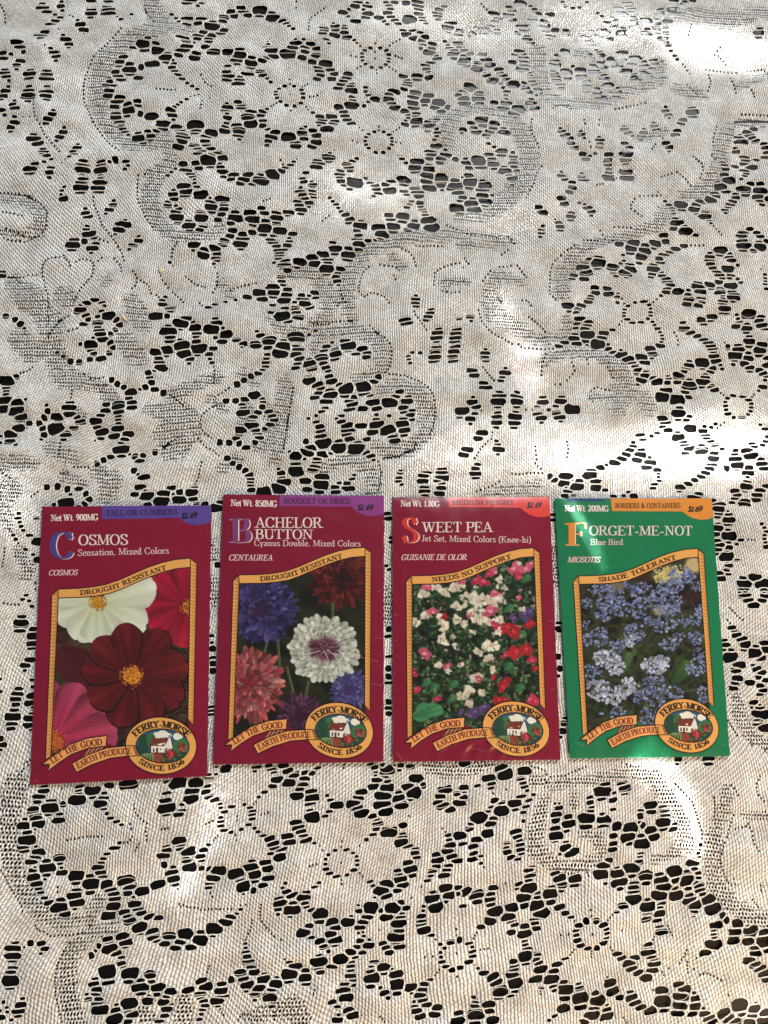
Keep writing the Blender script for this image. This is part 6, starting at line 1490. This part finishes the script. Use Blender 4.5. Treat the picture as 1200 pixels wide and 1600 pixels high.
def build_packet(i, label, paper, strip_col, strip_txt, price, init, init_col, title, subs, latin, banner, netwt):
    p = Packet(i, label)
    # --- envelope: front sheet with rolled edges and a back
    nu, nv = 92, 140
    us = np.unique(np.r_[0, 0.0025, 0.006, 0.012, np.linspace(0.02, 0.98, nu - 8), 0.988, 0.994, 0.9975, 1])
    vs = np.unique(np.r_[0, 0.002, 0.004, 0.008, np.linspace(0.014, 0.986, nv - 8), 0.992, 0.996, 0.998, 1])
    V, F = [], []
    UU, VV = np.meshgrid(us, vs)
    flat = np.c_[UU.ravel(), VV.ravel()]
    # slightly clipped corners
    cu = np.minimum(flat[:, 0], 1 - flat[:, 0]) * PW
    cv_ = np.minimum(flat[:, 1], 1 - flat[:, 1]) * PH
    top = p.world(flat, 0)
    n1, n2 = len(us), len(vs)
    V = list(top)
    for b in range(n2 - 1):
        for a in range(n1 - 1):
            q = b * n1 + a
            F.append((q, q + n1, q + n1 + 1, q + 1))
    ring = [a for a in range(n1)] + [b * n1 + n1 - 1 for b in range(1, n2)] + [(n2 - 1) * n1 + a for a in range(n1 - 2, -1, -1)] + [b * n1 for b in range(n2 - 2, 0, -1)]
    base = len(V)
    for r in ring:
        v = V[r]
        V.append(np.array((v[0] * 1.0, v[1] * 1.0, v[2] - 0.5 * MM)))
    m = len(ring)
    for k in range(m):
        a, b = ring[k], ring[(k + 1) % m]
        F.append((b, a, base + k, base + (k + 1) % m))
    F.append(tuple(base + k for k in range(m))[::-1])
    env = mesh_obj('envelope', V, F, paper_mat(paper, rough=0.33), p.e, smooth=True)
    sh = p.uvc

    # --- scuffed marks where the paper is cracked along its creases
    wear = {0: [(.965, .02, .99, .03), (.02, .985, .05, .99)], 1: [(.955, .372, .995, .366), (.80, .612, .97, .635), (.90, .71, .985, .725), (.945, .545, .99, .55), (.62, .952, .70, .95), (.985, .80, .998, .805)],
            2: [(.003, .462, .035, .458), (.003, .556, .03, .553), (.003, .675, .02, .673), (.955, .485, .99, .487), (.02, .965, .05, .995), (.47, .955, .55, .965), (.60, .96, .68, .95), (.96, .74, .985, .737)],
            3: [(.03, .94, .10, .955), (.955, .955, .985, .96)]}[i]
    wl_ = []
    for (ua, va, ub, vb) in wear:
        Q = []
        for k in range(6):
            t_ = k / 5
            Q.append((ua + (ub - ua) * t_, va + (vb - va) * t_ + random.uniform(-.0012, .0012)))
        wl_.append(Q)
    p.line('crease_mark', wl_, 0.16, (176, 96, 112) if i < 3 else (96, 170, 136), 1)['kind'] = 'stuff'

    # --- category strip and price tab
    if i == 0:
        st = p.uv([(425, 40), (640, 39), (860, 39), (1014, 38.5), (1011, 128), (985, 140), (940, 149), (900, 143), (868, 128), (842, 107), (640, 111), (425, 113)])
    elif i == 1:
        st = p.uv([(398, 50), (700, 50), (974, 51), (974, 152), (935, 160), (890, 163), (850, 152), (815, 135), (795, 112), (600, 112), (398, 110)])
    elif i == 2:
        st = p.uv([(348, 41), (640, 41), (921, 41), (926, 148), (895, 156), (850, 157), (805, 143), (775, 122), (755, 104), (600, 100), (352, 97)])
    else:
        st = p.uv([(358, 51), (640, 51), (931, 51), (939, 160), (910, 172), (870, 176), (825, 168), (790, 150), (762, 128), (560, 127), (366, 125)])
    stp = p.fill('category_strip', [st], strip_col, 1)
    if i == 3:
        p.fill('blue_tab', [p.uv([(105, 52), (318, 52), (320, 68), (107, 70)])], (28, 62, 108), 1)
    dark = (44, 22, 52) if i == 0 else ((56, 22, 40) if i in (1, 2) else (58, 30, 14))
    bx = {0: ([(448, 93), (640, 90), (833, 86)], 28), 1: ([(420, 96), (600, 96), (790, 95)], 28), 2: ([(370, 84), (540, 85), (720, 86)], 27), 3: ([(384, 107), (560, 107), (752, 106)], 27)}[i]
    p.text('category_lettering', strip_txt, bx[0], bx[1], dark, 3, stp)
    pb = {0: ((852, 112), (936, 108)), 1: ((824, 132), (910, 131)), 2: ((790, 105), (872, 104)), 3: ((793, 130), (872, 128))}[i]
    p.text('price_lettering', price, pb, 31, (22, 10, 16), 3, stp, bold=0.22, thin=0.11, slant=0.28, space=0.0)
    nb_ = {0: ((148, 122), (405, 118)), 1: ((128, 111), (382, 116)), 2: ((78, 93), (296, 96)), 3: ((98, 126), (345, 128))}[i]
    p.text('net_weight_lettering', netwt, nb_, 34, (232, 214, 206), 2, bold=0.19, thin=0.09, space=0.02)

    # --- big initial with its white relief edge
    ip = {0: ((146, 326), (268, 326), 140), 1: ((130, 311), (240, 311), 130), 2: ((86, 297), (172, 297), 137), 3: ((110, 326), (216, 326), 130)}[i]
    p.text('initial_highlight', init, ((ip[0][0] + 6, ip[0][1] + 2), (ip[1][0] + 6, ip[1][1] + 2)), ip[2], (236, 214, 204), 2, bold=0.20, thin=0.05, space=0)
    p.text('initial_letter', init, (ip[0], ip[1]), ip[2], init_col, 4, bold=0.205, thin=0.05, space=0)
    for (tx, path, hh) in title:
        p.text('title_lettering', tx, path, hh, (226, 208, 202), 3, bold=0.135, thin=0.06, space=0.03)
    for (tx, path, hh) in subs:
        p.text('variety_lettering', tx, path, hh, (222, 190, 188), 3, bold=0.12, thin=0.07, space=0.05)
    tx, path, hh = latin
    p.text('latin_name_lettering', tx, path, hh, (236, 196, 196), 3, bold=0.15, thin=0.08, slant=0.25, space=0.03)

    # --- flower picture: fine colour grid following the frame
    lo = sh(LOWER)
    bot = sh([(147, 1396), (215, 1372), (300, 1335), (400, 1318), (447, 1322), (500, 1346), (600, 1345), (700, 1340), (800, 1335), (890, 1290)])
    gx, gy = 236, 330
    S_ = np.linspace(0, 1, gx)
    # left and right sides slide inwards a little towards the bottom, as the frame does
    xl0, xr0 = lo[0, 0], lo[-1, 0]
    xl1, xr1 = bot[0, 0], bot[-1, 0]
    tv_ = np.interp(S_, (lo[:, 0] - xl0) / (xr0 - xl0), lo[:, 1])
    bv_ = np.interp(S_, (bot[:, 0] - xl1) / (xr1 - xl1), bot[:, 1])
    T_ = np.linspace(0, 1, gy)[:, None]
    Vg = tv_[None, :] * (1 - T_) + bv_[None, :] * T_
    Ug = (xl0 + (xr0 - xl0) * S_)[None, :] * (1 - T_) + (xl1 + (xr1 - xl1) * S_)[None, :] * T_
    uvg = np.c_[Ug.ravel(), Vg.ravel()]
    art = apply_h(p.A['from'], uvg)
    cvs = PAINT[i]()
    col = cvs.sample(art)
    grain = rng.standard_normal(len(col))[:, None] * 4.0
    col = np.clip(lin(np.clip(col + grain, 0, 255)) * 0.56, 0, 0.9)
    wv = p.world(uvg, p.h(0.6))
    fc = []
    ii = np.arange(gy - 1)[:, None] * gx + np.arange(gx - 1)[None, :]
    ii = ii.ravel()
    fc = np.stack([ii, ii + gx, ii + gx + 1, ii + 1], 1)
    me = bpy.data.meshes.new('flower_picture')
    me.vertices.add(len(wv))
    me.vertices.foreach_set('co', wv.astype(np.float32).ravel())
    me.loops.add(fc.size)
    me.loops.foreach_set('vertex_index', fc.astype(np.int32).ravel())
    me.polygons.add(len(fc))
    me.polygons.foreach_set('loop_start', np.arange(0, fc.size, 4, dtype=np.int32))
    me.polygons.foreach_set('loop_total', np.full(len(fc), 4, dtype=np.int32))
    me.polygons.foreach_set('use_smooth', np.ones(len(fc), dtype=bool))
    ca = me.color_attributes.new('Col', 'FLOAT_COLOR', 'POINT')
    ca.data.foreach_set('color', np.c_[col, np.ones(len(col))].astype(np.float32).ravel())
    me.materials.append(pic_mat())
    me.update()
    me.validate()
    pic = bpy.data.objects.new('flower_picture', me)
    C.objects.link(pic)
    pic.parent = p.e

    # --- frame
    up, lw = sh(UPPER), sh(LOWER)
    ban = p.fill('frame_banner', [np.vstack([up, lw[::-1]])], GOLD, 3)
    bl = [(185, 495), (188, 543), (147, 1396), (117, 1412), (153, 527)]
    br = [(903, 328), (937, 358), (917, 1228), (887, 1196), (903, 377)]
    p.fill('frame_side_bar', [sh(bl)], GOLD2, 2)
    p.fill('frame_side_bar', [sh(br)], GOLD2, 2)
    tri = []
    for (A0, A1, B0, B1, n_) in (((153, 527), (117, 1412), (187, 543), (148, 1396), 44), ((903, 345), (887, 1196), (937, 362), (917, 1222), 44)):
        A0, A1, B0, B1 = map(np.array, (A0, A1, B0, B1))
        for k in range(n_):
            a, b = k / n_, (k + 1) / n_
            tri.append(sh([A0 + (A1 - A0) * a + (2, 0), B0 + (B1 - B0) * a - (2, 0), A0 + (A1 - A0) * (b - 0.004) + (2, 0)]))
    fp = p.fill('frame_bar_pattern', tri, (222, 164, 92), 3, grid=9)
    fp['kind'] = 'stuff'
    ol = [np.vstack([up]), np.vstack([lw]), sh([(185, 495), (188, 543), (147, 1396)]), sh([(185, 495), (153, 527), (117, 1412)]),
          sh([(903, 328), (903, 377), (887, 1196)]), sh([(903, 328), (937, 358), (917, 1228)])]
    p.line('frame_outline', ol, 0.42, INK, 4)
    bt = {0: [(310, 527), (400, 517), (500, 494), (560, 470), (640, 437), (710, 410), (776, 391)]}[0]
    if i in (2, 3):
        bt = [(q[0] - 4, q[1]) for q in bt]
    p.text('banner_lettering', banner, bt, 25, (60, 34, 20), 5, ban, bold=0.2, thin=0.10, space=0.07, shared=True)

    # --- ribbons
    r1 = [(95, 1442), (165, 1387), (250, 1333), (350, 1298), (452, 1285), (447, 1341), (350, 1352), (260, 1385), (190, 1430), (130, 1476), (140, 1438)]
    r2 = [(260, 1435), (350, 1387), (450, 1351), (560, 1339), (632, 1339), (632, 1393), (560, 1395), (470, 1406), (370, 1440), (285, 1482)]
    tail = [(312, 1402), (352, 1357), (447, 1341), (385, 1372)]
    p.fill('ribbon_fold', [sh(tail)], (120, 60, 46), 4)
    p.line('ribbon_fold_lines', [sh([(335 + 24 * k, 1392 - 8 * k), (360 + 24 * k, 1352 - 3 * k)]) for k in range(4)], 0.3, (214, 160, 110), 5)
    a1 = p.fill('slogan_ribbon', [sh(r1)], (226, 158, 92), 6)
    a2 = p.fill('slogan_ribbon', [sh(r2)], (226, 158, 92), 6)
    p.line('ribbon_outline', [sh(r1 + r1[:1])], 0.42, INK, 8, a1)
    p.line('ribbon_outline', [sh(r2 + r2[:1])], 0.42, INK, 8, a2)
    p.text('ribbon_lettering', 'LET THE GOOD', [(156, 1436), (240, 1383), (330, 1348), (428, 1333)], 32, (112, 30, 20), 8, a1, bold=0.2, thin=0.09, space=0.05, shared=True)
    p.text('ribbon_lettering', 'EARTH PRODUCE', [(294, 1463), (372, 1424), (470, 1392), (584, 1381)], 31, (112, 30, 20), 8, a2, bold=0.2, thin=0.09, space=0.05, shared=True)

    p.line('ribbon_shading', [sh([(592 + 3 * k, 1347 + 9 * k), (628, 1346 + 10 * k)]) for k in range(5)], 0.3, INK, 12, a2)['kind'] = 'stuff'
    # --- emblem
    cx, cy = 742, 1339
    em = p.fill('emblem', [sh(ell(cx, cy, 190, 153, 72, tilt=0.06))], GOLD, 7)
    p.line('emblem_outline', [sh(ell(cx, cy, 190, 153, 72, tilt=0.06) + ell(cx, cy, 190, 153, 72, tilt=0.06)[:1])], 0.45, INK, 9, em)
    ix, iy = 752, 1340
    p.fill('emblem_sky', [sh(ell(ix, iy, 142, 91, 60, tilt=0.05))], (44, 84, 112), 9, em)
    inner = ell(ix, iy, 142, 91, 60, tilt=0.05)
    p.line('emblem_ring', [sh(inner + inner[:1])], 0.4, INK, 14, em)

    def clip(poly):
        out = []
        for (x, y) in poly:
            dx, dy = x - ix, y - iy
            r = math.hypot(dx / 140, dy / 89)
            if r > 1:
                dx, dy = dx / r, dy / r
            out.append((ix + dx, iy + dy))
        return out
    DG, MG, LG = (28, 66, 46), (56, 104, 62), (98, 140, 88)
    p.fill('emblem_clouds', [sh(clip(ell(722, 1284, 26, 18, 16))), sh(clip(ell(752, 1277, 30, 20, 16))), sh(clip(ell(782, 1284, 18, 13, 14))), sh(clip(ell(833, 1290, 26, 20, 14)))],
           (222, 220, 208), 10, em)
    p.fill('emblem_hills', [sh(ell(655, 1325, 34, 46, 20)), sh(clip(ell(690, 1310, 26, 40, 18))), sh(clip([(800, 1350), (815, 1318), (850, 1300), (888, 1310), (893, 1345), (885, 1372), (800, 1372)])),
                            sh(clip([(618, 1372), (640, 1360), (700, 1374), (770, 1374), (885, 1366), (872, 1395), (840, 1415), (790, 1428), (740, 1431), (690, 1424), (645, 1404)]))],
           None, 11, em, cols=[DG, MG, MG, DG])
    p.line('emblem_field_rows', [sh([(700 - 6 * k, 1377 + k), (715 - 16 * k, 1425 - 6 * k)]) for k in range(-1, 5)] + [sh([(716 + 8 * k, 1380), (722 + 14 * k, 1426)]) for k in range(4)],
           0.6, (150, 60, 50), 13, em)
    p.line('emblem_field_rows', [sh([(697 - 8 * k, 1377 + k), (702 - 19 * k, 1422 - 7 * k)]) for k in range(5)], 0.7, LG, 13.4, em)
    hs = p.fill('emblem_house', [sh([(688, 1338), (690, 1376), (752, 1377), (780, 1372), (780, 1336), (760, 1322)]), sh([(762, 1340), (792, 1282), (806, 1345), (800, 1362), (768, 1372)]),
                                 sh([(683, 1338), (702, 1299), (784, 1299), (764, 1339)]), sh([(697, 1301), (697, 1291), (705, 1291), (705, 1301)]),
                                 sh([(700, 1350), (709, 1350), (709, 1372), (700, 1372)]), sh([(716, 1349), (728, 1349), (728, 1376), (716, 1376)]), sh([(735, 1350), (744, 1350), (744, 1368), (735, 1368)])],
                None, 14.5, em, cols=[(228, 220, 206), (216, 214, 204), (112, 46, 34), (90, 40, 30), (60, 54, 50), (90, 50, 36), (60, 54, 50)])
    p.line('emblem_house_outline', [sh([(764, 1339), (792, 1280), (807, 1348)]), sh([(683, 1338), (764, 1339)]), sh([(688, 1338), (690, 1376), (752, 1377)]), sh([(792, 1280), (792, 1300)])], 0.28, INK, 16, em)
    rs, rc = [], []
    r_ = random.Random(5)
    for (x, y, rr, n_) in ((792, 1386, 30, 16), (856, 1346, 24, 12)):
        for k in range(n_):
            a = r_.random() * 6.28
            d = rr * math.sqrt(r_.random())
            rs.append(sh(clip(ell(x + d * math.cos(a), y + d * 0.8 * math.sin(a), rr * 0.34, rr * 0.28, 9))))
            rc.append([(150, 44, 48), (112, 26, 34), (180, 70, 72)][k % 3])
    for (x, y, a) in ((832, 1372, 0.3), (878, 1368, 0.9), (760, 1412, 2.6), (815, 1412, 0.8), (842, 1388, -0.2), (770, 1360, 2.2)):
        rs.append(sh(clip([(x - 14 * math.cos(a), y - 14 * math.sin(a)), (x + 7 * math.sin(a), y - 7 * math.cos(a)), (x + 14 * math.cos(a), y + 14 * math.sin(a)), (x - 7 * math.sin(a), y + 7 * math.cos(a))])))
        rc.append((66, 110, 62))
    p.fill('emblem_roses', rs, None, 17, em, cols=rc)
    top_arc = ell(744, 1343, 152, 103, 26, a0=PI * 1.15, a1=PI * 1.84, tilt=0.03)
    p.text('emblem_name_lettering', 'FERRY-MORSE', top_arc, 34, (30, 20, 20), 10, em, bold=0.24, thin=0.11, space=0.03, shared=True)
    bot_arc = ell(744, 1342, 166, 130, 26, a0=PI * 0.755, a1=PI * 0.215, tilt=0.04)
    p.text('emblem_date_lettering', 'SINCE 1856', bot_arc, 27, (30, 20, 20), 10, em, bold=0.22, thin=0.11, space=0.08, shared=True)
    return p


build_packet(0, 'maroon seed packet at left end of row showing white and deep red cosmos flowers', (124, 2, 42), (84, 60, 140), 'TALL OR CLIMBERS', '$1.49', 'C', (66, 62, 132),
             [('OSMOS', ((298, 255), (568, 253)), 56)], [('Sensation, Mixed Colors', ((296, 314), (788, 302)), 35)], ('COSMOS', ((133, 420), (292, 418)), 29), 'DROUGHT RESISTANT', 'Net Wt. 900MG')
build_packet(1, 'maroon seed packet with purple strip showing shaggy blue, pink and white bachelor button flowers', (120, 3, 43), (132, 52, 126), 'BOUQUET OR DRIED', '$1.49', 'B', (118, 56, 108),
             [('ACHELOR', ((264, 230), (634, 230)), 56), ('BUTTON', ((264, 292), (582, 292)), 52)], [('Cyanus Double, Mixed Colors', ((258, 331), (846, 331)), 33)],
             ('CENTAUREA', ((116, 411), (358, 411)), 31), 'DROUGHT RESISTANT', 'Net Wt. 850MG')
build_packet(2, 'maroon seed packet with red strip showing many small white, pink and red sweet peas', (123, 3, 41), (216, 62, 54), 'MEDIUM HEIGHT', '$1.49', 'S', (198, 48, 40),
             [('WEET PEA', ((200, 240), (594, 241)), 56)], [('Jet Set, Mixed Colors (Knee-hi)', ((194, 292), (814, 302)), 34)], ('GUISANIE DE OLOR', ((78, 397), (446, 398)), 31), 'NEEDS NO SUPPORT', 'Net Wt. 1.80G')
build_packet(3, 'green seed packet at the right end of the row showing clusters of tiny blue forget-me-nots', (14, 114, 72), (212, 134, 50), 'BORDERS & CONTAINERS', '$1.69', 'F', (218, 134, 44),
             [('ORGET-ME-NOT', ((234, 267), (818, 267)), 54)], [('Blue Bird', ((240, 323), (426, 323)), 33)], ('MIOSOTIS', ((112, 424), (292, 424)), 31), 'SHADE TOLERANT', 'Net Wt. 200MG')

# ------------------------------------------------------------------ crumbs on the cloth
def crumb(x, y, r, label, seed):
    r_ = np.random.default_rng(seed)
    V, F = [], []
    nr, ns = 7, 12
    for a in range(nr + 1):
        t_ = PI * a / nr
        for b in range(ns):
            f = 2 * PI * b / ns
            k = 1 + 0.28 * r_.standard_normal() * math.sin(t_)
            V.append((r[0] * k * math.sin(t_) * math.cos(f) * MM, r[1] * k * math.sin(t_) * math.sin(f) * MM, r[2] * math.cos(t_) * MM))
    for a in range(nr):
        for b in range(ns):
            q = a * ns + b
            q2 = a * ns + (b + 1) % ns
            F.append((q, q + ns, q2 + ns, q2))
    m = bpy.data.materials.new('dry_crumb')
    nt, lk = nodes(m)
    b_ = nt['Principled BSDF']
    b_.inputs['Base Color'].default_value = (0.46, 0.38, 0.22, 1)
    b_.inputs['Roughness'].default_value = 0.8
    o = mesh_obj('crumb', V, F, m, smooth=True)
    o.location = (x * MM, y * MM, (float(cloth_z(x, y)) + r[2] * 0.5) * MM)
    o.rotation_euler = (0, 0, -0.7)
    o['label'] = label
    o['category'] = 'crumb'
    o['group'] = 'pale crumbs on the lace'


crumb(-92.3, 188.0, (1.9, 1.3, 0.45), 'pale yellow crumb on the lace at upper left, rounder and higher of the two', 3)
crumb(-111.0, 161.7, (2.6, 0.9, 0.4), 'long narrow pale crumb on the lace beside a looped flower motif at left', 4)
